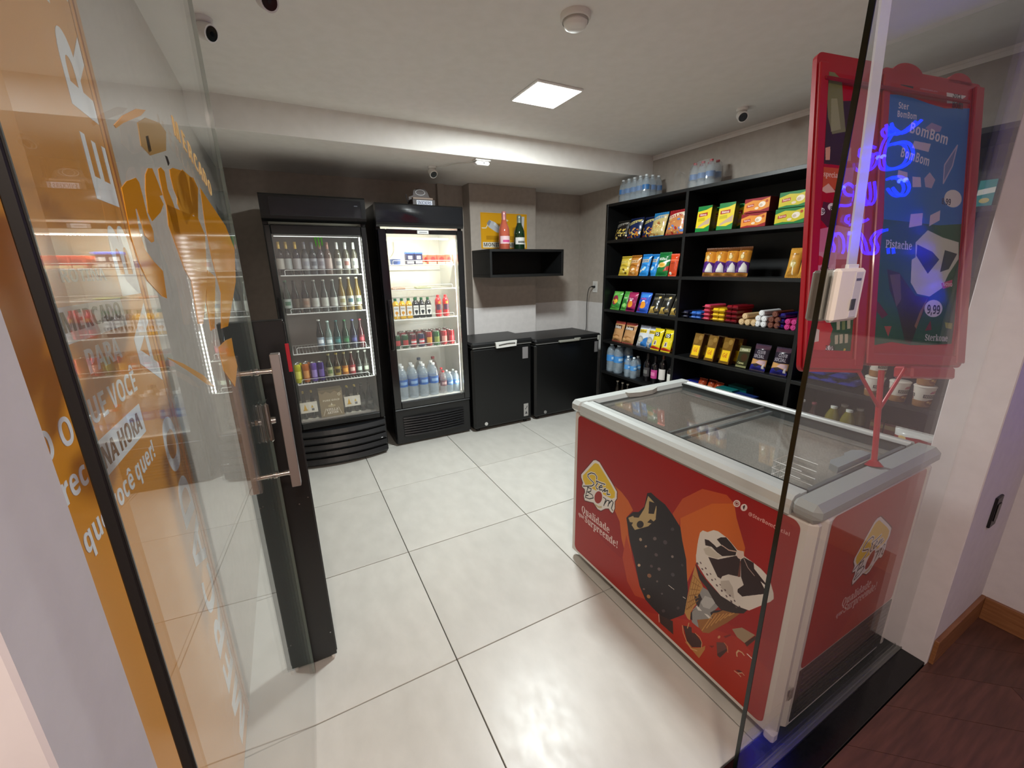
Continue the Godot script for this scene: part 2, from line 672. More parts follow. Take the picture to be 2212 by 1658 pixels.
const FREEZER_ART := [
	["p","c8601c",0,[319,610,385,598,431,577,464,546,429,492,445,406,481,306,443,280,404,359,385,441,356,471,313,515]],
	["p","b8401c",0,[433,398,481,306,537,191,576,149,513,119,459,158,418,263]],
	["p","c8601c",0,[714,649,839,786,918,829,935,776,978,688,979,650,900,616,813,535,778,397,730,502]],
	["p","b84a1c",0,[677,650,715,736,794,818,889,842,919,824,839,781,714,649,711,512]],
	["p","241a1e",0,[538,670,558,683,590,675,636,668,678,643,719,611,734,560,761,490,773,419,785,360,784,290,780,240,712,151,667,137,617,140,576,149,537,191,490,312,460,374,426,485,464,537,498,556,528,600]],
	["p","b8a070",0,[544,660,577,648,594,636,595,574,558,519,483,455,451,475,438,492,466,518,500,528,529,591]],
	["e","2c2020",0,[512,501,532,513,513,483]],
	["p","2c2020",0,[552,639,593,649,583,594,554,580]],
	["p","2c2020",0,[459,529,505,545,500,528,472,514]],
	["p","2c2020",0,[436,471,469,485,461,466]],
	["p","2c2020",0,[551,534,567,560,586,559,574,543]],
	["p","3a2420",0,[659,135,731,163,740,101,670,99]],
	["s","d8c8b8",3,[657,134,663,98]],
	["e","a89078",0,[521,429,529,430,519,420]],
	["e","9a806c",0,[554,415,560,417,552,408]],
	["e","6a5c5c",0,[599,483,608,485,596,473]],
	["e","4a4046",0,[654,500,664,501,651,489]],
	["e","8a7c78",0,[696,459,702,460,694,452]],
	["e","5a4c50",0,[614,412,623,414,612,403]],
	["e","c8a888",0,[524,295,532,298,522,286]],
	["e","8a5c40",0,[587,285,598,288,584,273]],
	["e","6a5a5c",0,[636,355,644,357,634,346]],
	["e","5a484c",0,[594,340,602,342,592,332]],
	["e","a87848",0,[593,178,603,181,591,167]],
	["e","7a6058",0,[563,195,569,197,561,189]],
	["e","5c5052",0,[663,249,668,250,661,243]],
	["e","4a4248",0,[707,379,716,381,705,369]],
	["e","6a5a58",0,[632,289,637,291,631,283]],
	["e","463c42",0,[683,580,691,581,680,571]],
	["e","463c40",0,[746,453,752,454,745,447]],
	["e","4a3c40",0,[679,172,687,175,676,162]],
	["e","463a3c",0,[749,246,756,249,747,237]],
	["s","d8d0c8",3,[692,315,720,316]],
	["s","d8d0c8",3,[766,315,777,317]],
	["p","b88848",0,[802,494,820,458,848,424,848,381,819,310,808,274,809,236,797,235,781,251,784,313,792,406]],
	["p","94602e",0,[898,351,937,396,976,418,995,428,958,358,917,291,894,250,869,231,847,240,843,269,886,313]],
	["p","8e8c8a",0,[845,425,894,430,928,416,898,354,896,322,840,266,850,236,819,235,810,259,815,293,835,339,831,367]],
	["p","b0aeac",0,[858,395,888,407,903,401,883,354,858,342,845,353]],
	["p","2e2024",0,[813,362,828,365,834,389,849,372,844,359,839,326,826,332]],
	["p","2e2024",0,[808,274,831,314,813,285,819,245,810,243]],
	["p","2e2024",0,[888,342,902,364,937,396,918,369,898,348,899,324]],
	["p","d8d4ce",0,[864,318,878,325,897,323,886,313]],
	["p","d8d4ce",0,[826,322,839,326,855,321,838,310]],
	["p","30201f",0,[803,501,830,477,861,462,919,444,984,451,1019,466,1008,441,976,415,927,388,904,396,858,435,827,448]],
	["p","d6cfc6",0,[816,656,836,661,858,683,876,689,914,684,954,662,975,671,979,655,1013,652,1039,647,1063,636,1073,623,1089,589,1092,570,1084,553,1024,467,984,451,919,444,854,471,805,508,801,536,802,602,806,640]],
	["p","b9b0a6",0,[911,503,940,527,958,510,969,470,943,469,915,476]],
	["p","bdb4a6",0,[828,584,848,606,877,602,904,601,885,580,853,569,839,568]],
	["p","2c1a1c",0,[828,626,845,632,868,627,879,623,893,641,924,645,951,652,950,638,904,603,882,605,859,613,834,603]],
	["p","2c1a1c",0,[875,655,889,672,908,684,930,673,953,658,939,647,898,642]],
	["p","30191b",0,[851,564,890,580,953,639,968,634,976,571,963,562,935,549,914,525,910,511,897,510]],
	["p","2c1719",0,[970,635,980,650,1013,652,1018,632,1061,606,1065,569,994,501,976,505,975,517,993,548,980,571]],
	["p","6a3a30",0,[968,628,971,631,978,570,968,563]],
	["p","e4dfd8",0,[1044,602,1062,599,1063,581]],
	["s","c8a898",4,[898,644,924,642,953,655]],
	["s","a89088",3,[980,645,997,622,1022,608]],
	["e","d8bfb4",0,[966,651,978,659,968,636]],
	["e","5a4648",0,[811,507,815,505,809,503]],
	["e","5a4648",0,[824,519,828,517,823,516]],
	["e","5a4648",0,[834,498,838,496,832,495]],
	["e","5a4648",0,[847,511,850,509,845,508]],
	["e","5a4648",0,[856,490,860,488,854,487]],
	["e","5a4648",0,[869,502,872,500,867,500]],
	["e","5a4648",0,[878,482,881,480,876,479]],
	["e","5a4648",0,[890,494,893,492,889,492]],
	["e","5a4648",0,[899,474,903,472,897,471]],
	["e","5a4648",0,[911,486,914,485,910,484]],
	["e","5a4648",0,[920,467,923,465,918,463]],
	["e","5a4648",0,[932,479,935,477,930,476]],
	["e","5a4648",0,[940,459,944,457,939,456]],
	["e","5a4648",0,[952,471,955,469,950,468]],
	["e","5a4648",0,[960,452,964,450,959,448]],
	["e","5a4648",0,[971,464,974,462,970,461]],
	["e","5a4648",0,[980,444,983,443,978,441]],
	["e","5a4648",0,[991,456,994,455,990,454]],
	["s","8a5c28",3,[800,444,835,433]],
	["s","8a5c28",3,[798,411,835,417]],
	["s","8a5c28",3,[796,377,834,401]],
	["s","8a5c28",3,[793,343,834,385]],
	["s","8a5c28",3,[791,309,833,369]],
	["s","8a5c28",3,[789,274,833,353]],
	["s","8a5c28",2,[797,447,786,266]],
	["s","8a5c28",2,[807,440,794,276]],
	["s","8a5c28",2,[817,433,801,287]],
	["s","8a5c28",2,[827,426,808,297]],
	["s","c08a48",3,[865,237,899,343]],
	["s","c08a48",3,[882,264,913,356]],
	["s","c08a48",3,[898,290,926,368]],
	["s","c08a48",3,[914,316,939,380]],
	["s","c08a48",3,[929,341,951,392]],
	["s","c08a48",3,[944,365,964,404]],
	["s","c08a48",3,[959,389,976,415]],
	["p","9c8468",0,[977,346,1010,382,1056,392,1027,330,999,330]],
	["p","46281e",0,[1027,330,1057,390,1062,381,1037,324]],
	["p","4a2824",0,[928,240,958,266,973,244,950,187,939,186]],
	["p","6a3c36",0,[928,240,958,266,969,248,938,195]],
	["s","c07850",4,[958,264,970,261,975,238]],
	["p","b07840",0,[798,118,813,133,832,120,872,159,887,184,887,164,868,102]],
	["p","442826",0,[782,186,819,211,824,189,839,198,869,186,872,161,832,123,806,131]],
	["s","d0a070",4,[778,182,786,152,804,129,828,111,855,127]],
	["s","d0a070",3,[839,199,860,198,871,183,872,159]],
	["s","c09060",4,[806,220,802,191]],
	["p","7a2018",0,[951,289,975,321,977,316,959,288]],
	["p","7a2018",0,[901,197,923,218,914,198]],
	["e","c88a60",0,[935,270,938,279,931,270]],
	["s","c8a078",5,[1009,254,1006,266,1011,281,1024,285,1032,281]],
	["s","eadad0",4,[1042,296,1063,293]],
	["s","caa080",4,[1009,185,1023,187,1033,185]],
	["s","caa080",3,[1022,189,1036,205,1044,202]],
	["p","5a1a16",0,[1012,192,1024,206,1037,209,1025,195]],
	["e","e2d2cc",0,[928,829,940,831,926,815]],
	["e","8a2a20",0,[928,829,936,830,927,820]],
	["e","e2d2cc",0,[928,829,934,830,927,822]],
	["e","8a2a20",0,[928,829,932,830,928,825]],
	["e","e2d2cc",0,[954,828,965,830,952,814]],
	["s","301010",4,[955,835,953,831,954,823]],
	["s","301010",3,[951,828,956,830]]]

const NEON := [
	[3083,2187,3104,2184,3117,2206,3108,2219,3093,2205,3106,2234],
	[3094,2211,3054,2180,3013,2200,2993,2219],
	[3092,2184,3105,2151,3108,2093,3089,2041,3040,2031,3006,2046,2998,2085,3017,2125,3047,2142,3079,2139],
	[3150,2140,3178,2154,3199,2145,3195,2122,3168,2100,3141,2116,3132,2082,3144,2051,3173,2043,3200,2062,3212,2087],
	[3208,1972,3240,1997,3256,1979,3242,1948,3207,1937,3196,1964,3192,1912,3221,1889,3262,1897],
	[3181,1985,3161,1948,3149,1906,3119,1882,3110,1918,3128,1987],
	[3060,1987,3033,1993,3002,1972,2984,1937,2994,1907,3023,1916,3048,1947],
	[3194,1799,3219,1814,3218,1838,3195,1835,3185,1811,3193,1793,3161,1797,3131,1808,3120,1816],
	[3250,1661,3249,1686,3266,1719,3259,1750,3237,1754,3214,1722,3203,1672,3208,1653],
	[3158,1658,3175,1720,3170,1752,3142,1747,3112,1698,3094,1655,3061,1648,3056,1677,3073,1713,3059,1747,3031,1757],
	[2995,1671,2988,1645]]

const SIGN_ART := [
	["p","2a6ab8",0,[-55,393,-14,397,45,395,116,385,177,379,293,394,297,205,288,13,190,0,-41,1]],
	["p","2c5a3c",0,[-41,1,190,0,288,13,283,-106,287,-229,273,-393,188,-400,101,-403,22,-395,-53,-409,-50,-247,-48,-130]],
	["p","3c3420",0,[-15,-158,35,-167,107,-238,167,-242,120,-348,101,-403,76,-391,37,-286,1,-225]],
	["p","8a6a48",0,[159,-242,120,-348,111,-339,131,-288]],
	["p","6a5a4a",0,[-3,-176,39,-170,50,-254,32,-280]],
	["p","6a2828",0,[-49,-259,0,-306,-22,-320,-47,-296]],
	["p","7a3030",0,[177,-317,184,-349,156,-353]],
	["p","a85040",0,[-12,-344,18,-343,7,-378]],
	["p","9aa048",0,[238,-321,271,-323,269,-343,244,-340]],
	["p","c9ccc0",0,[97,-112,93,-64,140,-20,204,-39,273,-50,278,-107,276,-108,240,-158,216,-207,166,-238,114,-232,84,-196,82,-121]],
	["p","2c3c44",0,[101,-70,166,-90,196,-113,152,-163,100,-107]],
	["p","2c3c44",0,[217,-80,270,-89,239,-142,203,-154]],
	["p","c4507a",0,[211,-191,258,-176,256,-198,220,-210]],
	["p","c9b9d8",0,[61,261,129,259,121,232,53,238]],
	["p","c9b9d8",0,[5,162,42,158,45,127,2,139]],
	["p","c9b9d8",0,[63,147,96,148,101,117,66,113]],
	["p","c9b9d8",0,[66,26,115,34,114,-6,62,-18]],
	["p","c9b9d8",0,[146,29,186,49,186,16,144,-7]],
	["p","9a8ac0",0,[102,307,126,327,170,319,163,302,123,297]],
	["p","b0a0c8",0,[111,146,132,168,157,146,144,117,118,119]],
	["p","6a7ab0",0,[191,198,239,267,224,198,191,138]],
	["s","b0a8d0",5,[191,198,239,267,224,198,191,138,191,198]],
	["p","d8b060",0,[217,509,275,474,267,467,176,454]],
	["p","d8d0cc",0,[176,454,273,467,277,444,256,425,221,401,183,396]],
	["p","1e2430",0,[-10,470,44,470,43,424,-7,428]],
	["s","c8c8c8",6,[-4,461,37,461]],
	["s","c8c8c8",6,[-3,450,36,450]],
	["s","c8c8c8",6,[-3,438,37,439]],
	["e","d8d4d8",0,[186,-277,224,-275,188,-306]],
	["e","d8d4d8",0,[236,92,273,95,239,63]],
	["p","3e2c28",0,[-285,341,-176,356,-187,252,-198,153,-283,151]],
	["p","7e7e50",0,[-289,404,-280,434,-259,430,-231,412,-220,331,-206,258,-256,244,-275,294,-284,367]],
	["p","9a9a70",0,[-267,351,-245,354,-225,263,-261,251]],
	["p","d8a080",0,[-278,200,-260,206,-259,165,-275,163]],
	["p","c87878",0,[-202,209,-182,211,-181,170,-202,167]],
	["p","c8542a",0,[-289,141,-219,143,-219,78,-290,75]],
	["p","c05898",0,[-212,144,-166,152,-171,94,-212,83]],
	["p","e0b0a0",0,[-289,71,-259,93,-230,69,-266,62]],
	["p","5a2430",0,[-275,35,-236,34,-217,-40,-254,-43,-283,-19]],
	["p","cc7090",0,[-295,-54,-218,-33,-138,-42,-140,-135,-289,-145]],
	["e","e4dcdc",0,[-283,4,-265,6,-282,-8]],
	["e","e4dcdc",0,[-242,22,-227,23,-242,10]],
	["e","e4dcdc",0,[-134,26,-121,28,-133,15]],
	["p","d08aa0",0,[-292,-122,-214,-117,-216,-201,-294,-206]],
	["e","c02838",0,[-277,-148,-261,-147,-276,-163]],
	["p","c89040",0,[-293,-277,-261,-276,-265,-324,-293,-325]],
	["p","2e5230",0,[-275,-330,-134,-324,-140,-445,-244,-469,-217,-401,-232,-335]],
	["p","c82c30",0,[-285,-346,-224,-340,-212,-361,-236,-432,-284,-461]],
	["p","d8c8c0",0,[-277,-361,-262,-366,-263,-402,-281,-406]],
	["p","d8a8a0",0,[-290,-430,-261,-430,-244,-469,-288,-461]],
	["p","c0b898",0,[-199,-335,-186,-333,-185,-362,-197,-364]],
	["p","7a8a50",0,[-179,-334,-166,-332,-165,-361,-177,-363]],
	["p","c0b898",0,[-159,-330,-146,-328,-145,-357,-157,-359]],
	["p","c0b898",0,[-203,-381,-190,-379,-189,-408,-201,-410]],
	["p","c0b898",0,[-185,-378,-172,-376,-171,-405,-183,-407]],
	["p","c0b898",0,[-165,-376,-152,-374,-151,-403,-163,-405]],
	["p","c8b040",0,[-164,-421,-157,-423,-166,-448,-172,-442]],
	["e","e4dcdc",0,[-220,-425,-205,-424,-220,-436]]]

const DOOR_ART := [
	["p","d08a1c",0,[207,1710,230,1721,269,1732,278,1728,280,1709,280,1688,290,1666,283,1653,271,1651,251,1658,249,1671,244,1691,238,1690,232,1663,238,1640,261,1626,292,1613,281,1575,261,1579,218,1601,204,1624,198,1654,203,1685]],
	["p","d08a1c",0,[315,1744,334,1756,355,1760,367,1745,379,1727,361,1723,373,1713,346,1698,297,1681,287,1691,299,1722]],
	["p","d08a1c",0,[387,1765,404,1771,421,1768,416,1741,431,1724,440,1705,434,1674,395,1671,395,1700,383,1727,384,1754]],
	["p","d08a1c",0,[457,1778,480,1785,562,1795,577,1787,572,1754,573,1727,551,1711,509,1707,477,1726,456,1747,453,1766]],
	["p","d08a1c",0,[598,1792,635,1797,661,1783,587,1701,569,1723,584,1767]],
	["p","d8962c",0,[491,1770,550,1796,616,1794,663,1782,602,1716,550,1719,494,1693,460,1724]],
	["p","d08a1c",0,[389,1715,602,1716,637,1687,568,1592,459,1518,426,1522,441,1595,413,1615,375,1682]],
	["p","d08a1c",0,[687,1786,762,1768,929,1731,1015,1675,926,1584,690,1487,609,1491,685,1563,660,1640,662,1712]],
	["p","d08a1c",0,[590,1615,657,1600,544,1499,510,1499,520,1553]],
	["p","d89a4c",0,[234,1784,276,1806,344,1834,390,1846,359,1830,270,1796,239,1782]],
	["p","b08a50",0,[334,1814,380,1833,455,1847,487,1842,460,1807,360,1778,326,1783]],
	["p","2a2422",0,[358,1803,374,1808,372,1787,354,1780]],
	["p","2a2422",0,[448,1797,460,1798,465,1789,454,1783]],
	["p","d8a868",0,[221,1499,284,1478,383,1437,444,1400,399,1416,299,1464]],
	["p","d8963c",0,[546,1460,632,1462,704,1457,698,1424,706,1387,630,1353,548,1410]]]


# ------------------------------------------------------------------ the shop's shell
func build_room():
	var plaster = grained("plaster_upper", "aaa096", "b4aaa0", 0.85, 2.0, Vector3.ONE, 3)
	var light_plaster = grained("plaster_lower", "d6d2d0", "dedad8", 0.8, 2.0, Vector3.ONE, 3)
	var white = grained("ceiling_paint", "e4e0da", "eae6e1", 0.8, 1.6, Vector3.ONE, 3)

	# floor: a screed with large porcelain tiles laid on it
	var floor_node = structure("floor", slab(Vector3(-1.0, -0.1, -1.6), Vector3(3.0, -0.012, 2.40)), paint("4a4640", 0.9), "pale large format porcelain tile floor of the shop")
	var tones = [["c0beb8", "cbc9c3"], ["bdbbb5", "c8c6c0"], ["c2c0ba", "cdcbc5"]]
	var gap = 0.0022
	var n = 0
	for i in range(-2, 4):
		for j in range(-2, 3):
			var x0 = max(-0.99, i * TILE + gap)
			var x1 = min(2.99, (i + 1) * TILE - gap)
			var z0 = max(-1.59, j * TILE + gap)
			var z1 = min(2.399, (j + 1) * TILE - gap)
			if x1 - x0 < 0.02 or z1 - z0 < 0.02:
				continue
			var t = tones[n % 3]
			n += 1
			put("tile", slab(Vector3(x0, -0.012, z0), Vector3(x1, 0.0, z1), 0.0012), tile_material("porcelain_%d" % (n % 3), t[0], t[1]), floor_node)

	structure("wall_back", slab(Vector3(-1.0, 1.19, -1.55), Vector3(3.0, 2.75, -1.40)), plaster, "taupe painted back wall above the chest freezers")
	structure("wall_back_dado", slab(Vector3(-1.0, -0.1, -1.55), Vector3(3.0, 1.19, -1.40)), light_plaster, "pale painted lower band of the back wall")
	structure("wall_right", slab(Vector3(2.835, 1.19, -1.55), Vector3(3.0, 2.75, 2.55)), plaster, "taupe painted wall behind the black shelving")
	structure("wall_right_dado", slab(Vector3(2.835, -0.1, -1.55), Vector3(3.0, 1.19, 2.55)), light_plaster, "pale painted lower band of the shelving wall")
	structure("wall_left", slab(Vector3(-0.95, -0.1, -1.55), Vector3(-0.775, 2.75, 2.42)), plaster, "taupe side wall behind the open glass door")
	structure("column_back", slab(Vector3(1.33, 1.19, -1.40), Vector3(2.107, 2.42, -1.22), 0.003), plaster, "taupe painted pier standing proud of the back wall")
	structure("column_dado", slab(Vector3(1.33, -0.1, -1.40), Vector3(2.107, 1.19, -1.22), 0.003), light_plaster, "pale lower band of the pier in the back wall")
	structure("column_corner", slab(Vector3(1.05, -0.1, -1.40), Vector3(1.12, 2.42, -1.36), 0.003), plaster, "narrow taupe plaster strip beside the pier")
	structure("ceiling", slab(Vector3(-1.0, 2.60, -0.27), Vector3(3.0, 2.75, 2.56)), white, "white painted ceiling of the shop with the light panel")
	structure("ceiling_low", slab(Vector3(-1.0, 2.42, -1.55), Vector3(3.0, 2.75, -0.27), 0.002), white, "lower white ceiling soffit over the fridges")
	structure("trim_1", slabs([[Vector3(2.829, 2.56, -0.27), Vector3(2.835, 2.60, 2.40)], [Vector3(2.825, 2.585, -0.27), Vector3(2.835, 2.60, 2.40)]]), white, "thin white shadow line where the ceiling meets the shelving wall")


func tile_material(key, dark, light):
	if not mats.has(key):
		var m = grained(key, dark, light, 0.42, 1.3, Vector3(1, 1, 0.6), 5)
		var n := FastNoiseLite.new()
		n.seed = 31
		n.frequency = 0.02
		n.fractal_octaves = 3
		var t := NoiseTexture2D.new()
		t.width = 512
		t.height = 512
		t.seamless = true
		t.noise = n
		var g := Gradient.new()
		g.set_color(0, Color(0.30, 0.30, 0.30))
		g.set_color(1, Color(0.40, 0.40, 0.40))
		t.color_ramp = g
		m.roughness = 1.0
		m.roughness_texture = t
	return mats[key]


# ------------------------------------------------------------------ the hall outside
func build_hall():
	var hall_paint = grained("hall_paint", "d2cbcc", "d9d2d3", 0.8, 2.0, Vector3.ONE, 3)
	var wood = grained("laminate_a", "503428", "70483a", 0.45, 1.5, Vector3(0.35, 1, 4.0), 5)
	var wood_b = grained("laminate_b", "4a3024", "664234", 0.45, 1.5, Vector3(0.35, 1, 4.0), 5)
	var skirting = grained("skirting_wood", "7a4c2c", "9a6a44", 0.4, 2.0, Vector3(0.4, 5.0, 0.4), 5)

	var f = structure("floor_hall", slab(Vector3(-2.6, -0.12, 2.56), Vector3(2.4, -0.012, 4.9)), paint("2c1a12", 0.9), "brown wood laminate floor of the hall")
	# laminate boards laid on the skew, clipped to the hall
	var turn = deg_to_rad(-42.0)
	var ax = Vector2(cos(turn), -sin(turn))
	var ay = Vector2(-ax.y, ax.x)
	var hall = PackedVector2Array([Vector2(-2.59, 2.562), Vector2(2.228, 2.562), Vector2(2.228, 4.79), Vector2(-2.59, 4.79)])
	var row = 0
	for r in range(-14, 38):
		var off = fmod(r * 0.47, 1.2)
		for s in range(-4, 6):
			var a0 = s * 1.2 + off
			var quadp = PackedVector2Array()
			for q in [[0.0008, 0.0008], [1.1992, 0.0008], [1.1992, 0.1892], [0.0008, 0.1892]]:
				quadp.append(ax * (a0 + q[0] - 1.0) + ay * (r * 0.19 + q[1] - 0.9))
			for piece in Geometry2D.intersect_polygons(quadp, hall):
				if piece.size() < 3:
					continue
				var poly = []
				for p in piece:
					poly.append(p)
				var near = false
				for p in poly:
					if p.x > 0.2 and p.y < 3.6:
						near = true
				if not near:
					continue
				var st = start()
				extrude(st, poly, 0.012, func(v, d): return Vector3(v.x, -0.012 + d, v.y))
				put("plank", st.commit(), wood if row % 2 == 0 else wood_b, f)
				row += 1
	put("far_boards", slabs([[Vector3(-2.6, -0.012, 2.562), Vector3(0.0, -0.0005, 4.8)], [Vector3(0.0, -0.012, 3.7), Vector3(2.228, -0.0005, 4.8)]]), wood, f)

	structure("wall_front_pier", slab(Vector3(1.70, -0.1, 2.40), Vector3(2.40, 2.75, 2.562), 0.003), hall_paint, "pale painted pier at the side of the glass front")
	structure("wall_front_jamb", slab(Vector3(-2.7, -0.1, 2.42), Vector3(-0.65, 2.75, 2.562), 0.003), hall_paint, "pale painted wall end beside the glass door")
	structure("wall_front_inner", slab(Vector3(2.40, -0.1, 2.40), Vector3(3.0, 2.75, 2.55)), hall_paint, "shop side of the front wall")
	structure("wall_front_lintel", slab(Vector3(-0.65, 2.42, 2.42), Vector3(1.70, 2.75, 2.562)), hall_paint, "painted lintel over the glass front")
	structure("wall_hall_side", slab(Vector3(2.23, -0.1, 2.562), Vector3(2.40, 2.75, 4.9)), hall_paint, "pale hall wall with the neon writing")
	structure("wall_hall_back", slab(Vector3(-2.7, -0.1, 4.8), Vector3(2.4, 2.75, 4.95)), hall_paint, "pale wall at the back of the hall")
	structure("wall_hall_left", slab(Vector3(-2.75, -0.1, 2.42), Vector3(-2.6, 2.75, 4.95)), hall_paint, "pale wall at the far end of the hall")
	structure("ceiling_hall", slab(Vector3(-2.75, 2.60, 2.562), Vector3(2.4, 2.75, 4.95)), hall_paint, "pale ceiling of the hall")
	structure("baseboard_front", slab(Vector3(1.715, 0.0, 2.562), Vector3(2.23, 0.115, 2.577), 0.002), skirting, "brown wooden baseboard along the pier")
	structure("baseboard_side", slab(Vector3(2.215, 0.0, 2.577), Vector3(2.23, 0.115, 4.8), 0.002), skirting, "brown wooden baseboard along the neon wall")

	var o = thing("wall_socket", "narrow black upright socket plate on the pale pier", "socket", Vector3(1.95, 0.575, 2.562))
	put("plate", slab(Vector3(-0.034, 0, 0), Vector3(0.034, 0.135, 0.009), 0.003), paint("141416", 0.4), o)
	put("insert", slab(Vector3(-0.02, 0.03, 0.009), Vector3(0.02, 0.105, 0.012), 0.001), paint("060607", 0.3), o)

	o = thing("hall_ceiling_panel", "square white light panel in the hall ceiling", "lamp", Vector3(-0.5, 2.6, 3.5))
	put("frame", slab(Vector3(-0.16, -0.012, -0.16), Vector3(0.16, 0.0, 0.16), 0.003), paint("f2f2f0", 0.4), o)
	put("diffuser", slab(Vector3(-0.145, -0.0135, -0.145), Vector3(0.145, -0.012, 0.145)), glow("fff2ea", 3.0), o)

	o = thing("dark_wall_panel", "dark panel behind the blue neon handwriting", "panel", Vector3(2.23, 1.25, 2.74))
	put("board", slab(Vector3(-0.016, 0.0, 0.0), Vector3(0.0, 1.33, 1.6), 0.003), paint("17181d", 0.7), o)
	put("edge_trim", slab(Vector3(-0.019, -0.012, -0.012), Vector3(0.0, 0.0, 1.612), 0.002), paint("202126", 0.5), o)

	# neon writing on the side wall: the glass front mirrors it
	o = thing("neon_sign", "blue neon handwriting sign on the hall wall", "neon sign", Vector3(2.23, 0, 0))
	for s in NEON:
		var pts = []
		for k in range(0, s.size(), 2):
			pts.append(Vector3(-0.028, s[k + 1] * 0.001, s[k] * 0.001))
		var st = start()
		tube(st, smooth_path(pts, 3), 0.0065, 8)
		put("neon_tube", st.commit(), glow("0018ff", 15.0), o)
		for p in [pts[0], pts[pts.size() - 1]]:
			st = start()
			rod(st, Vector3(-0.0165, p.y, p.z), Vector3(-0.03, p.y, p.z), 0.003, 0.003, 6)
			put("standoff", st.commit(), paint("d0d0d4", 0.3), o)
	for s in [NEON[2], NEON[4], NEON[6], NEON[9]]:
		var l := OmniLight3D.new()
		l.name = "neon_sign_light"
		l.position = Vector3(2.195, s[5] * 0.001, s[4] * 0.001)
		l.light_color = Color(0.1, 0.14, 1.0)
		l.light_energy = 0.01
		l.light_size = 0.0065
		l.omni_range = 10.0
		l.omni_attenuation = 2.0
		l.shadow_enabled = true
		add_child(l, true)


func smooth_path(pts, steps):
	if pts.size() < 3:
		return pts
	var c := Curve3D.new()
	for k in pts.size():
		var d = Vector3.ZERO
		if k > 0 and k < pts.size() - 1:
			d = (pts[k + 1] - pts[k - 1]) / 6.0
		c.add_point(pts[k], -d, d)
	var out = []
	for k in pts.size() - 1:
		for j in steps:
			out.append(c.sample(k, float(j) / steps))
	out.append(pts[pts.size() - 1])
	return out


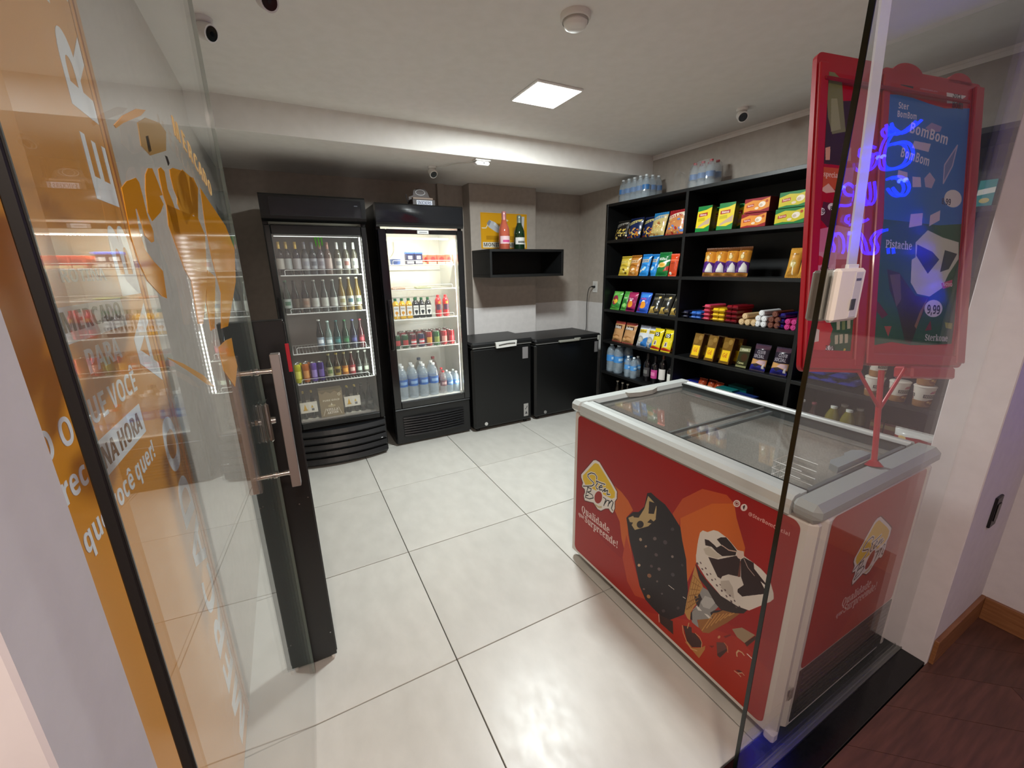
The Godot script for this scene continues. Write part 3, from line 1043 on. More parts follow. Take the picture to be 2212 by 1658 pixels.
# ------------------------------------------------------------------ glass front, door, banner
func build_entrance():
	var granite = grained("black_granite", "08090a", "15171a", 0.12, 9.0, Vector3.ONE, 4)
	structure("floor_threshold", slab(Vector3(-0.65, -0.1, 2.402), Vector3(1.70, 0.004, 2.558), 0.002), granite, "black polished granite threshold under the glass front")
	structure("trim_2", slabs([[Vector3(0.565, 0.004, 2.458), Vector3(1.70, 0.011, 2.462)], [Vector3(0.565, 0.004, 2.478), Vector3(1.70, 0.011, 2.482)], [Vector3(0.565, 0.004, 2.462), Vector3(1.70, 0.0065, 2.478)]]), paint("8a8c8a", 0.3, 0.9), "thin metal channel holding the fixed glass")

	var pane = structure("window_1", slab(Vector3(0.568, 0.008, 2.465), Vector3(1.698, 2.42, 2.475)), clear_sheet("c4d8d0", 0.03, 0.0, 0.40), "clear fixed glass pane in front of the ice cream freezer")
	put("polished_edge", slab(Vector3(0.5655, 0.008, 2.4645), Vector3(0.568, 2.42, 2.4755)), paint("0a120f", 0.15), pane)

	var o = thing("access_reader", "white rounded access reader fixed on the glass pane edge", "card reader", Vector3(0.585, 1.485, 2.475))
	put("housing", slab(Vector3(0, 0, 0), Vector3(0.108, 0.112, 0.018), 0.006), paint("e9e2da", 0.45), o)
	put("face_strip", slab(Vector3(0.062, 0.008, 0.018), Vector3(0.092, 0.104, 0.0195), 0.0007), paint("cfcbd6", 0.2), o)
	put("sensor_window", slab(Vector3(0.060, 0.024, 0.0195), Vector3(0.078, 0.048, 0.021), 0.0007), paint("50525c", 0.15), o)
	put("maker_mark", slab(Vector3(0.066, 0.086, 0.0195), Vector3(0.086, 0.091, 0.0200)), paint("60606c", 0.4), o)
	o = thing("lock_box", "grey electric lock box behind the glass opposite the reader", "lock", Vector3(0.59, 1.485, 2.465))
	put("housing", slab(Vector3(0, 0, -0.03), Vector3(0.10, 0.108, 0.0), 0.005), paint("8f8c84", 0.5), o)
	put("cover", slab(Vector3(0.012, 0.012, -0.033), Vector3(0.088, 0.096, -0.03), 0.001), paint("837f78", 0.5), o)
	o = thing("cable_cover", "pale slanted cable strip taped up the glass above the reader", "cable cover")
	var st = start()
	extrude(st, [Vector2(0.640, 1.597), Vector2(0.676, 1.597), Vector2(0.605, 2.12), Vector2(0.570, 2.12)], 0.004, func(v, d): return Vector3(v.x, v.y, 2.475 + d))
	put("strip", st.commit(), clear_sheet("d9dce4", 0.6, 0.2), o)
	put("clip", slab(Vector3(0.636, 1.585, 2.475), Vector3(0.680, 1.605, 2.482), 0.001), paint("e0dfe2", 0.4), o)

	# the open door leaf: local x runs from the hinge to the free edge
	var leaf = thing("glass_door", "open frameless glass door leaf with steel pull handles and orange stickers", "door", Vector3(-0.602, 0, 2.46))
	var along = Vector3(-0.543 + 0.602, 0, 1.38 - 2.46)
	leaf.rotation.y = atan2(-along.z, along.x)
	var w = along.length()
	put("pane", slab(Vector3(0.012, 0.008, -0.005), Vector3(w, 2.40, 0.005)), clear_sheet("b8d0c8", 0.04, 0.0, 0.43), leaf)
	put("edge", slab(Vector3(w, 0.008, -0.005), Vector3(w + 0.002, 2.40, 0.005)), paint("9fb4ac", 0.15), leaf)
	for y in [0.004, 2.33]:
		put("pivot_clamp", slab(Vector3(0.006, y, -0.012), Vector3(0.16, y + 0.07, 0.012), 0.003), paint("a8a8a6", 0.25, 0.9), leaf)
	for s in [-1.0, 1.0]:
		var hd = put("pull_handle", slab(Vector3(w - 0.095, 0.90, s * 0.062 - 0.014), Vector3(w - 0.060, 1.36, s * 0.062 + 0.014), 0.002), paint("b4b0ae", 0.32, 0.8), leaf)
		for y in [0.95, 1.305]:
			st = start()
			rod(st, Vector3(w - 0.078, y, s * 0.006), Vector3(w - 0.078, y, s * 0.05), 0.0085, 0.0085, 14)
			rod(st, Vector3(w - 0.078, y, s * 0.005), Vector3(w - 0.078, y, s * 0.011), 0.013, 0.013, 14)
			rod(st, Vector3(w - 0.078, y, s * 0.044), Vector3(w - 0.078, y, s * 0.048), 0.0105, 0.0105, 14)
			put("standoff", st.commit(), paint("c8c4be", 0.12, 1.0), hd)
		st = start()
		box(st, Vector3(w - 0.075, 1.065, s * 0.012 - 0.007), Vector3(w - 0.004, 1.20, s * 0.012 + 0.007), 0.006)
		rod(st, Vector3(w - 0.04, 1.13, s * 0.016), Vector3(w - 0.04, 1.13, s * 0.030), 0.013, 0.012, 14)
		put("lock_case", st.commit(), paint("c9c6c2", 0.1, 1.0), leaf)
		put("key_slot", slab(Vector3(w - 0.043, 1.122, s * 0.0302 - 0.0004), Vector3(w - 0.037, 1.138, s * 0.0302 + 0.0004)), paint("202020", 0.4), leaf)
	for it in DOOR_ART:
		var poly = []
		for k in range(0, it[3].size(), 2):
			poly.append(Vector2(it[3][k] * 0.001, it[3][k + 1] * 0.001))
		var clean = clean_poly(poly)
		if clean.size() < 3 or Geometry2D.triangulate_polygon(PackedVector2Array(clean)).is_empty():
			continue
		st = start()
		extrude(st, clean, 0.0006, func(v, d): return Vector3(v.x, v.y, 0.0052 + d))
		put("sticker", st.commit(), paint(it[1], 0.07, 0.0, 0.0, 0.4), leaf)
	# lettering that arches over the sticker, seen from the hall side
	for q in [["F", 0.448, 1.868, 14.0], ["U", 0.486, 1.874, 8.0], ["L", 0.520, 1.876, 2.0], ["M", 0.570, 1.866, -8.0], ["E", 0.618, 1.858, -14.0], ["R", 0.656, 1.848, -18.0], ["C", 0.694, 1.838, -20.0], ["A", 0.730, 1.828, -22.0], ["D", 0.766, 1.818, -24.0], ["O", 0.802, 1.804, -28.0]]:
		if q[0] in ["F", "U", "L"]:
			continue
		put("letter", text_mesh(q[0], 0.034, 0.0008), paint("d8b070", 0.6, 0.0, 0.0, 0.2), leaf, Vector3(q[1], q[2], 0.0058), Vector3(0, 0, q[3]))

	var post = thing("door_post", "slim black upright post beside the glass door and its wall end", "post", Vector3(-0.644, 0, 2.36))
	put("profile", slab(Vector3(-0.0065, 0.0, -0.006), Vector3(0.006, 2.58, 0.005), 0.0015), paint("100c0b", 0.5), post)
	put("brush_seal", slab(Vector3(0.006, 0.0, -0.002), Vector3(0.0075, 2.58, 0.002)), paint("1a1614", 0.8), post)

	# the orange vinyl on the side wall: local x runs away from the entrance along the wall
	var b = thing("wall_banner", "orange vinyl with white slogan lettering on the side wall", "banner", Vector3(-0.775, 0, 2.415), 90.0)
	put("vinyl", slab(Vector3(0, 0.012, 0.0), Vector3(0.985, 2.58, 0.0012)), paint("ea9a10", 0.32, 0.0, 0.3), b)
	put("edge_strip", slabs([[Vector3(0.985, 0.012, 0.0), Vector3(1.008, 2.58, 0.004)], [Vector3(0.955, 0.012, 0.0012), Vector3(0.962, 2.58, 0.0022)]]), paint("bf7c12", 0.35), b)
	var ink = paint("eceff0", 0.5)
	for q in [["ROTINA", 0.50, 1.597, 0.22, 0.024], ["PARA", 0.505, 1.429, 0.185, 0.045], ["TUDO O QUE VOCÊ", 0.125, 1.345, 0.605, 0.047], ["precisa,", 0.25, 1.262, 0.23, 0.045], ["que você quer!", 0.30, 1.165, 0.43, 0.044]]:
		put("lettering", text_fit(q[0], q[3], q[4]), ink, b, Vector3(q[1], q[2], 0.0012))
	put("word_box", slab(Vector3(0.435, 1.493, 0.0012), Vector3(0.775, 1.556, 0.0020)), ink, b)
	put("lettering", text_fit("MERCADO", 0.30, 0.035), paint("7a5a24", 0.6), b, Vector3(0.453, 1.512, 0.0020))
	put("word_box", slab(Vector3(0.43, 1.242, 0.0012), Vector3(0.71, 1.312, 0.0020)), ink, b)
	put("lettering", text_fit("NA HORA", 0.24, 0.042), paint("8a5a24", 0.6), b, Vector3(0.45, 1.256, 0.0020))
	put("tall_lettering", text_fit("ABERTO", 1.24, 0.15), ink, b, Vector3(0.95, 1.315, 0.0012), Vector3(0, 0, 90))
	put("tall_lettering", text_fit("MERCADO", 1.16, 0.13), ink, b, Vector3(0.95, 0.06, 0.0012), Vector3(0, 0, 90))

	# black free-standing stand behind the door's free edge
	o = thing("payment_stand", "narrow black payment stand on white feet behind the door handle", "stand", Vector3(-0.543, 0, 1.315))
	put("panel", slab(Vector3(-0.094, 0.018, -0.03), Vector3(0.094, 1.45, 0.022), 0.002), paint("121314", 0.35), o)
	put("side_seam", slab(Vector3(0.094, 0.03, -0.022), Vector3(0.097, 1.44, 0.014)), paint("2a2b2c", 0.3), o)
	for q in [[-0.08, -0.018], [0.08, -0.018], [-0.08, 0.012], [0.08, 0.012]]:
		st = start()
		rod(st, Vector3(q[0], 0.0, q[1]), Vector3(q[0], 0.019, q[1]), 0.008, 0.008, 12)
		put("foot", st.commit(), paint("e2e0dc", 0.4), o)
	for q in [[-0.078, 0.14], [0.082, 0.14], [-0.076, 0.78], [0.082, 0.78], [0.05, 0.76], [-0.06, 1.1]]:
		st = start()
		rod(st, Vector3(q[0], q[1], 0.021), Vector3(q[0], q[1], 0.0245), 0.0035, 0.003, 10)
		put("screw", st.commit(), paint("8a8c8c", 0.25, 1.0), o)
	put("red_tag", slab(Vector3(0.088, 1.27, 0.022), Vector3(0.100, 1.37, 0.025), 0.001), paint("c02434", 0.4), o)


func clean_poly(poly):
	# the outer outline of a hand-drawn polygon, without repeated points
	var out = []
	for p in poly:
		if out.is_empty() or out[out.size() - 1].distance_to(p) > 0.0008:
			out.append(p)
	return out


func text_mesh(words, size, depth, serif = false):
	var key = "text_%s_%s_%s_%s" % [words, size, depth, serif]
	if not meshes.has(key):
		var tm := TextMesh.new()
		var f := SystemFont.new()
		f.font_names = PackedStringArray(["Droid Serif" if serif else "Droid Sans"])
		f.font_weight = 700
		tm.font = f
		tm.text = words
		tm.font_size = 48
		tm.pixel_size = size / 34.3
		tm.depth = depth
		tm.horizontal_alignment = HORIZONTAL_ALIGNMENT_CENTER
		tm.vertical_alignment = VERTICAL_ALIGNMENT_CENTER
		meshes[key] = tm
	return meshes[key]


func text_fit(words, width, cap, depth = 0.0008, serif = false):
	# solid lettering from its lower left corner, fitted to a width and a cap height
	var tm = text_mesh(words, 1.0, 1.0, serif)
	var bb = tm.get_aabb()
	var low = bb.position.y
	for ch in "gjpqyçQ,":
		if words.contains(ch):
			low += 0.29
			break
	var st := SurfaceTool.new()
	st.begin(Mesh.PRIMITIVE_TRIANGLES)
	var b := Basis.from_scale(Vector3(width / bb.size.x, cap, depth))
	var t := Transform3D(b, Vector3(-bb.position.x * width / bb.size.x, -low * cap, -bb.position.z * depth))
	for s in tm.get_surface_count():
		st.append_from(tm, s, t)
	return st.commit()


# ------------------------------------------------------------------ drinks fridges
func curved_bar(st, x0, x1, y0, y1, z, bulge, depth, lip = 0.0, n = 12):
	# a horizontal bar that bows outwards in plan
	for k in n:
		var q = []
		for t in [float(k) / n, float(k + 1) / n]:
			var x = lerp(x0, x1, t)
			var zz = z + bulge * (1.0 - pow(2.0 * t - 1.0, 2.0))
			q.append([Vector3(x, y0, zz - lip), Vector3(x, lerp(y0, y1, 0.35), zz), Vector3(x, y1, zz - lip), Vector3(x, y1, z - depth), Vector3(x, y0, z - depth)])
		for j in 5:
			var j1 = (j + 1) % 5
			quad(st, q[0][j], q[1][j], q[1][j1], q[0][j1])
		if k == 0:
			for j in range(1, 4):
				tri(st, q[0][0], q[0][j], q[0][j + 1])
		if k == n - 1:
			for j in range(1, 4):
				tri(st, q[1][0], q[1][j + 1], q[1][j])


func wire_shelf(width, depth, rail_h):
	# white plastic coated wire shelf; origin at the middle of its front edge, y = top of the wires
	var key = "wire_%s_%s_%s" % [width, depth, rail_h]
	if not meshes.has(key):
		var st = start()
		var r = 0.0022
		rod(st, Vector3(-width / 2, -0.003, 0), Vector3(width / 2, -0.003, 0), 0.0045, 0.0045, 8)
		rod(st, Vector3(-width / 2, -0.003, -depth), Vector3(width / 2, -0.003, -depth), 0.0035, 0.0035, 6)
		for s in [-1.0, 1.0]:
			rod(st, Vector3(s * width / 2, -0.003, 0), Vector3(s * width / 2, -0.003, -depth), 0.0035, 0.0035, 6)
		var n = int(width / 0.024)
		for k in range(1, n):
			var x = -width / 2 + width * k / n
			rod(st, Vector3(x, -0.002, 0), Vector3(x, -0.002, -depth), r * 0.8, r * 0.8, 4, false)
		if rail_h > 0.0:
			tube(st, [Vector3(-width / 2 + 0.03, 0, 0.002), Vector3(-width / 2 + 0.03, rail_h - 0.006, 0.004), Vector3(-width / 2 + 0.037, rail_h, 0.004), Vector3(width / 2 - 0.037, rail_h, 0.004), Vector3(width / 2 - 0.03, rail_h - 0.006, 0.004), Vector3(width / 2 - 0.03, 0, 0.002)], 0.0024, 6)
		meshes[key] = st.commit()
	return meshes[key]


func fridge_shell(o, w, d, y0, y1, inner = "d4d6d2"):
	# hollow cabinet: black outside, white liner inside; origin at the middle of the front foot line
	var black = paint("08090a", 0.32)
	var t = 0.035
	put("cabinet", slabs([
		[Vector3(-w / 2, 0.02, -d), Vector3(-w / 2 + t, y1, 0)], [Vector3(w / 2 - t, 0.02, -d), Vector3(w / 2, y1, 0)],
		[Vector3(-w / 2 + t, 0.02, -d), Vector3(w / 2 - t, y1, -d + t)], [Vector3(-w / 2 + t, y1 - 0.17, -d + t), Vector3(w / 2 - t, y1, 0)],
		[Vector3(-w / 2 + t, 0.02, -d + t), Vector3(w / 2 - t, y0, 0)]], 0.004), black, o)
	var liner = paint(inner, 0.35)
	var b = t + 0.0005
	put("liner", slabs([
		[Vector3(-w / 2 + b, y0 + 0.001, -d + b), Vector3(-w / 2 + b + 0.004, y1 - 0.172, -0.002)], [Vector3(w / 2 - b - 0.004, y0 + 0.001, -d + b), Vector3(w / 2 - b, y1 - 0.172, -0.002)],
		[Vector3(-w / 2 + b, y0 + 0.001, -d + b), Vector3(w / 2 - b, y1 - 0.172, -d + b + 0.004)], [Vector3(-w / 2 + b, y1 - 0.176, -d + b), Vector3(w / 2 - b, y1 - 0.172, -0.002)],
		[Vector3(-w / 2 + b, y0 + 0.001, -d + b), Vector3(w / 2 - b, y0 + 0.006, -0.002)]]), liner, o)


func build_fridges():
	var black = paint("08090a", 0.32)
	var gloss = paint("0b0c0e", 0.16, 0.0, 0.5)
	# ---- the fridge beside the glass door: header with a sunk panel, five fat curved slats
	var o = thing("drinks_fridge", "black drinks fridge with fat curved grille slats, full of bottles", "fridge", Vector3(-0.145, 0, -0.72))
	var w = 0.715
	fridge_shell(o, w, 0.61, 0.395, 2.135, "9a928a")
	put("header", header_mesh(w, 1.955, 2.14, 0.075, 0.035), black, o)
	put("header_panel", slab(Vector3(-0.30, 1.995, 0.0755), Vector3(0.325, 2.115, 0.0785), 0.0015), paint("15161a", 0.2, 0.0, 0.3), o)
	put("maker_mark", slab(Vector3(0.275, 2.075, 0.0785), Vector3(0.300, 2.081, 0.0790)), paint("50525a", 0.4), o)
	var door = put("door_frame", slabs([
		[Vector3(-w / 2 + 0.005, 0.345, 0.003), Vector3(-0.312, 1.935, 0.045)], [Vector3(0.312, 0.345, 0.003), Vector3(w / 2 - 0.005, 1.935, 0.045)],
		[Vector3(-0.312, 0.345, 0.003), Vector3(0.312, 0.395, 0.045)], [Vector3(-0.312, 1.868, 0.003), Vector3(0.312, 1.935, 0.045)]], 0.005), black, o)
	put("glass", slab(Vector3(-0.312, 0.395, 0.028), Vector3(0.312, 1.868, 0.034)), clear_sheet("ccd4d2", 0.03), door)
	put("handle", slab(Vector3(-0.352, 0.95, 0.045), Vector3(-0.325, 1.42, 0.062), 0.006), gloss, door)
	put("emblem", claw_mesh(), paint("3c7a18", 0.5), door, Vector3(-0.004, 1.852, 0.0342))
	put("maker_mark", slab(Vector3(0.235, 0.412, 0.0342), Vector3(0.285, 0.420, 0.0346)), paint("70726f", 0.4), door)
	var base = put("grille", slabs([[Vector3(-w / 2, 0.02, 0.0), Vector3(w / 2, 0.335, 0.018)]], 0.004), paint("08090a", 0.5), o)
	for k in 5:
		var st = start()
		curved_bar(st, -0.335, 0.345, 0.025 + k * 0.062, 0.078 + k * 0.062, 0.06, 0.055, 0.045, 0.016)
		put("slat", st.commit(), paint("16171a", 0.4), base)
	put("display_dot", slab(Vector3(0.292, 0.170, 0.083), Vector3(0.306, 0.175, 0.088), 0.001), paint("e4e8ea", 0.3), base)
	feet(o, w, 0.61)
	for y in [1.577, 1.287, 0.969, 0.719]:
		put("shelf", wire_shelf(0.585, 0.46, 0.038 if y != 0.969 else 0.05), paint("eceeec", 0.35), o, Vector3(0.0, y, -0.012))
	# LED strip up the hinge side and a slim one across the top
	var strip = put("led_strip", slab(Vector3(0.296, 0.72, -0.010), Vector3(0.306, 1.86, 0.000), 0.001), glow("f4fbf4", 2.0), o)
	var st2 = start()
	for k in 38:
		box(st2, Vector3(0.2945, 0.735 + k * 0.0297, 0.0002), Vector3(0.3045, 0.745 + k * 0.0297, 0.0022), 0.0006)
	put("diode", st2.commit(), glow("ffffff", 9.0), strip)
	put("top_strip", slab(Vector3(-0.30, 1.856, -0.012), Vector3(0.29, 1.860, -0.006)), glow("f4fbf4", 1.1), o)
	area_light("fridge_side_led", Vector3(0.142, 1.29, -0.735), Vector3(0, 75, 0), Vector2(0.012, 1.12), Color(0.93, 1.0, 0.94), 0.13)

	# ---- the fridge beside the chest freezers: plain header, brighter light along the top
	o = thing("drinks_fridge", "black drinks fridge lit along the top, with cans and water inside", "fridge", Vector3(0.68, 0, -0.79))
	w = 0.755
	fridge_shell(o, w, 0.585, 0.415, 2.125)
	put("header", header_mesh(w, 1.945, 2.13, 0.055, 0.012), gloss, o)
	put("header_panel", header_gloss(w - 0.03), paint("14161a", 0.12, 0.0, 0.6), o)
	door = put("door_frame", slabs([
		[Vector3(-w / 2 + 0.005, 0.365, 0.003), Vector3(-0.305, 1.93, 0.05)], [Vector3(0.315, 0.365, 0.003), Vector3(w / 2 - 0.005, 1.93, 0.05)],
		[Vector3(-0.305, 0.365, 0.003), Vector3(0.315, 0.425, 0.05)], [Vector3(-0.305, 1.893, 0.003), Vector3(0.315, 1.93, 0.05)]], 0.005), gloss, o)
	put("glass", slab(Vector3(-0.305, 0.425, 0.032), Vector3(0.315, 1.893, 0.038)), clear_sheet("ccd4d2", 0.03), door)
	put("handle", slab(Vector3(-0.352, 0.92, 0.05), Vector3(-0.322, 1.36, 0.068), 0.006), gloss, door)
	put("badge", slab(Vector3(-0.045, 1.895, 0.05), Vector3(0.055, 1.923, 0.055), 0.006), paint("d8d8d6", 0.35), door)
	put("badge_text", slab(Vector3(-0.028, 1.905, 0.055), Vector3(0.04, 1.912, 0.0555)), paint("85878a", 0.4), door)
	base = put("base_panel", slabs([[Vector3(-w / 2 + 0.006, 0.02, 0.0), Vector3(w / 2 - 0.006, 0.352, 0.035)], [Vector3(-w / 2 + 0.006, 0.345, 0.0), Vector3(w / 2 - 0.006, 0.362, 0.05)]], 0.006), paint("131416", 0.4), o)
	put("grille_recess", slab(Vector3(-0.30, 0.085, 0.035), Vector3(0.30, 0.285, 0.038)), paint("040405", 0.6), base)
	for k in 8:
		var st3 = start()
		curved_bar(st3, -0.30, 0.30, 0.088 + k * 0.0245, 0.104 + k * 0.0245, 0.046, 0.024, 0.010, 0.004)
		put("slat", st3.commit(), paint("1c1d20", 0.35), base)
	feet(o, w, 0.585)
	for y in [1.645, 1.435, 1.175, 0.907]:
		put("shelf", wire_shelf(0.585, 0.43, 0.034), paint("f2f2ea", 0.35), o, Vector3(0.005, y, -0.012))
	strip = put("led_strip", slab(Vector3(-0.28, 1.858, -0.016), Vector3(0.25, 1.868, -0.004), 0.001), glow("fffbe6", 4.0), o)
	st2 = start()
	for k in 26:
		box(st2, Vector3(-0.275 + k * 0.0202, 1.8550, -0.014), Vector3(-0.262 + k * 0.0202, 1.8585, -0.004), 0.001)
	put("diode", st2.commit(), glow("ffffff", 10.0), strip)
	put("side_strip", slab(Vector3(0.300, 0.44, -0.009), Vector3(0.306, 1.86, -0.003)), glow("fffbe6", 1.2), o)
	var st4 = start()
	tube(st4, smooth_path([Vector3(-0.12, 1.86, -0.52), Vector3(-0.12, 1.78, -0.53), Vector3(-0.14, 1.74, -0.53), Vector3(-0.165, 1.71, -0.52), Vector3(-0.16, 1.65, -0.52)], 3), 0.004, 6)
	put("probe_wire", st4.commit(), paint("b8b8ae", 0.5), o)
	area_light("fridge_top_led", Vector3(0.665, 1.845, -0.805), Vector3(-62, 0, 0), Vector2(0.53, 0.02), Color(1.0, 0.98, 0.88), 0.48)
	area_light("fridge_inside_led", Vector3(0.975, 1.14, -0.80), Vector3(0, 70, 0), Vector2(0.012, 1.3), Color(1.0, 0.98, 0.9), 0.20)


func feet(o, w, d):
	for q in [[-w / 2 + 0.05, -0.05], [w / 2 - 0.05, -0.05], [-w / 2 + 0.05, -d + 0.05], [w / 2 - 0.05, -d + 0.05]]:
		var st = start()
		rod(st, Vector3(q[0], 0.0, q[1]), Vector3(q[0], 0.024, q[1]), 0.018, 0.018, 12)
		put("foot", st.commit(), paint("0a0a0a", 0.6), o)


func header_mesh(w, y0, y1, depth, sweep):
	# front canopy that leans out and rolls back under
	var st = start()
	var prof = [Vector2(0.0, y0), Vector2(depth - sweep, y0 + 0.002), Vector2(depth - 0.004, y0 + 0.018), Vector2(depth, y0 + 0.035), Vector2(depth, y1 - 0.012), Vector2(depth - 0.012, y1), Vector2(0.0, y1)]
	extrude(st, prof, w, func(v, d): return Vector3(-w / 2 + d, v.y, v.x))
	return st.commit()


func header_gloss(w):
	# a slightly dished glossy face with a dent in its film
	var st = start()
	var n = 24
	var m = 8
	var f = func(u, v):
		var dent = 0.004 * exp(-pow((u - 0.34) / 0.16, 2.0) - pow((v - 0.55) / 0.3, 2.0))
		return Vector3(lerp(-w / 2, w / 2, u), lerp(1.985, 2.118, v), 0.0562 + 0.002 * sin(PI * u) - dent * sin(9.0 * (u + v * 0.4)))
	for i in n:
		for j in m:
			var a = f.call(float(i) / n, float(j) / m)
			var b = f.call(float(i + 1) / n, float(j) / m)
			var c = f.call(float(i + 1) / n, float(j + 1) / m)
			var d = f.call(float(i) / n, float(j + 1) / m)
			quad(st, a, b, c, d)
	st.index()
	st.generate_normals()
	return st.commit()


func claw_mesh():
	# three dripping green strokes
	var st = start()
	for k in [[-0.022, -0.02, 0.075], [0.0, 0.004, 0.085], [0.022, 0.02, 0.068]]:
		extrude(st, [Vector2(k[0] - 0.009, 0.0), Vector2(k[0] + 0.009, 0.002), Vector2(k[0] + 0.006, -0.02), Vector2(k[0] + 0.008, -0.05), Vector2(k[1] + 0.001, -k[2]), Vector2(k[0] - 0.003, -0.055), Vector2(k[0] - 0.004, -0.025)], 0.0006, func(v, d): return Vector3(v.x, v.y, d))
	return st.commit()


# ------------------------------------------------------------------ chest freezers against the back wall
func build_chest_freezers():
	for q in [[1.405, 0.675, 0.915, "small", "black chest freezer with white lid handle beside the drinks fridge"], [2.205, 0.855, 0.885, "large", "wide black chest freezer between the smaller one and the shelving"]]:
		var w = q[1]
		var o = thing("chest_freezer", q[4], "freezer", Vector3(q[0], 0, -0.695))
		var top = q[2] - 0.055
		put("body", slab(Vector3(-w / 2, 0.03, -0.52), Vector3(w / 2, top, 0.0), 0.022), paint("08090a", 0.38), o)
		var lid = put("lid", slab(Vector3(-w / 2 - 0.006, top + 0.008, -0.53), Vector3(w / 2 + 0.006, q[2], 0.018), 0.018), paint("101113", 0.4), o)
		put("gasket", slab(Vector3(-w / 2 + 0.012, top, -0.515), Vector3(w / 2 - 0.012, top + 0.009, 0.004)), paint("a8aaa8", 0.3, 0.6), o)
		if q[3] == "small":
			var st = start()
			extrude(st, [Vector2(-0.015, top - 0.012), Vector2(0.205, top - 0.006), Vector2(0.212, top + 0.05), Vector2(-0.025, top + 0.046)], 0.022, func(v, d): return Vector3(v.x - 0.07, v.y, 0.012 + d))
			var hd = put("handle", st.commit(), paint("d6d6d2", 0.4), lid)
			st = start()
			tube(st, smooth_path([Vector3(-0.06, top + 0.016, 0.036), Vector3(0.03, top + 0.026, 0.037), Vector3(0.12, top + 0.024, 0.036)], 4), 0.005, 6)
			put("grip_slot", st.commit(), paint("3c3c3c", 0.5), hd)
		else:
			var hb = put("handle", slab(Vector3(-0.15, top + 0.004, 0.014), Vector3(0.11, top + 0.026, 0.05), 0.006), paint("8f8f87", 0.45), lid)
			put("grip_bump", slab(Vector3(0.05, top + 0.02, 0.02), Vector3(0.13, top + 0.036, 0.045), 0.006), paint("8f8f87", 0.45), hb)
			put("lock", slab(Vector3(0.375, top - 0.016, 0.014), Vector3(0.41, top + 0.036, 0.03), 0.005), paint("b0b0a8", 0.4), lid)
		var px = w / 2 - 0.085
		put("rating_plate", slab(Vector3(px - 0.03 + (0.0 if q[3] == "small" else 0.04), top - 0.155, 0.0), Vector3(px + 0.035 + (0.0 if q[3] == "small" else 0.02), top - 0.035, 0.002), 0.0008), paint("a9a6a8", 0.3, 0.5), o)
		if q[3] == "small":
			var plate = put("logo_plate", slab(Vector3(px - 0.02, 0.075, 0.0), Vector3(px + 0.035, 0.215, 0.002), 0.0008), paint("b8b6b4", 0.35, 0.4), o)
			var st5 = start()
			extrude(st5, [Vector2(px - 0.006, 0.10), Vector2(px + 0.024, 0.10), Vector2(px + 0.009, 0.135)], 0.0006, func(v, d): return Vector3(v.x, v.y, 0.002 + d))
			extrude(st5, [Vector2(px - 0.008, 0.16), Vector2(px + 0.002, 0.148), Vector2(px + 0.026, 0.185), Vector2(px + 0.020, 0.190), Vector2(px + 0.003, 0.162)], 0.0006, func(v, d): return Vector3(v.x, v.y, 0.002 + d))
			put("logo", st5.commit(), paint("404044", 0.5), plate)
		var st6 = start()
		rod(st6, Vector3(-w / 2 + 0.13, 0.075, -0.004), Vector3(-w / 2 + 0.13, 0.075, 0.006), 0.019, 0.017, 18)
		put("drain_cap", st6.commit(), paint("c9c9c6" if q[3] == "small" else "8a8a88", 0.5), o)
		for f in [[-w / 2 + 0.06, -0.06], [w / 2 - 0.06, -0.06], [-w / 2 + 0.06, -0.46], [w / 2 - 0.06, -0.46]]:
			var st7 = start()
			rod(st7, Vector3(f[0], 0, f[1]), Vector3(f[0], 0.034, f[1]), 0.02, 0.02, 12)
			put("foot", st7.commit(), paint("0a0a0a", 0.6), o)


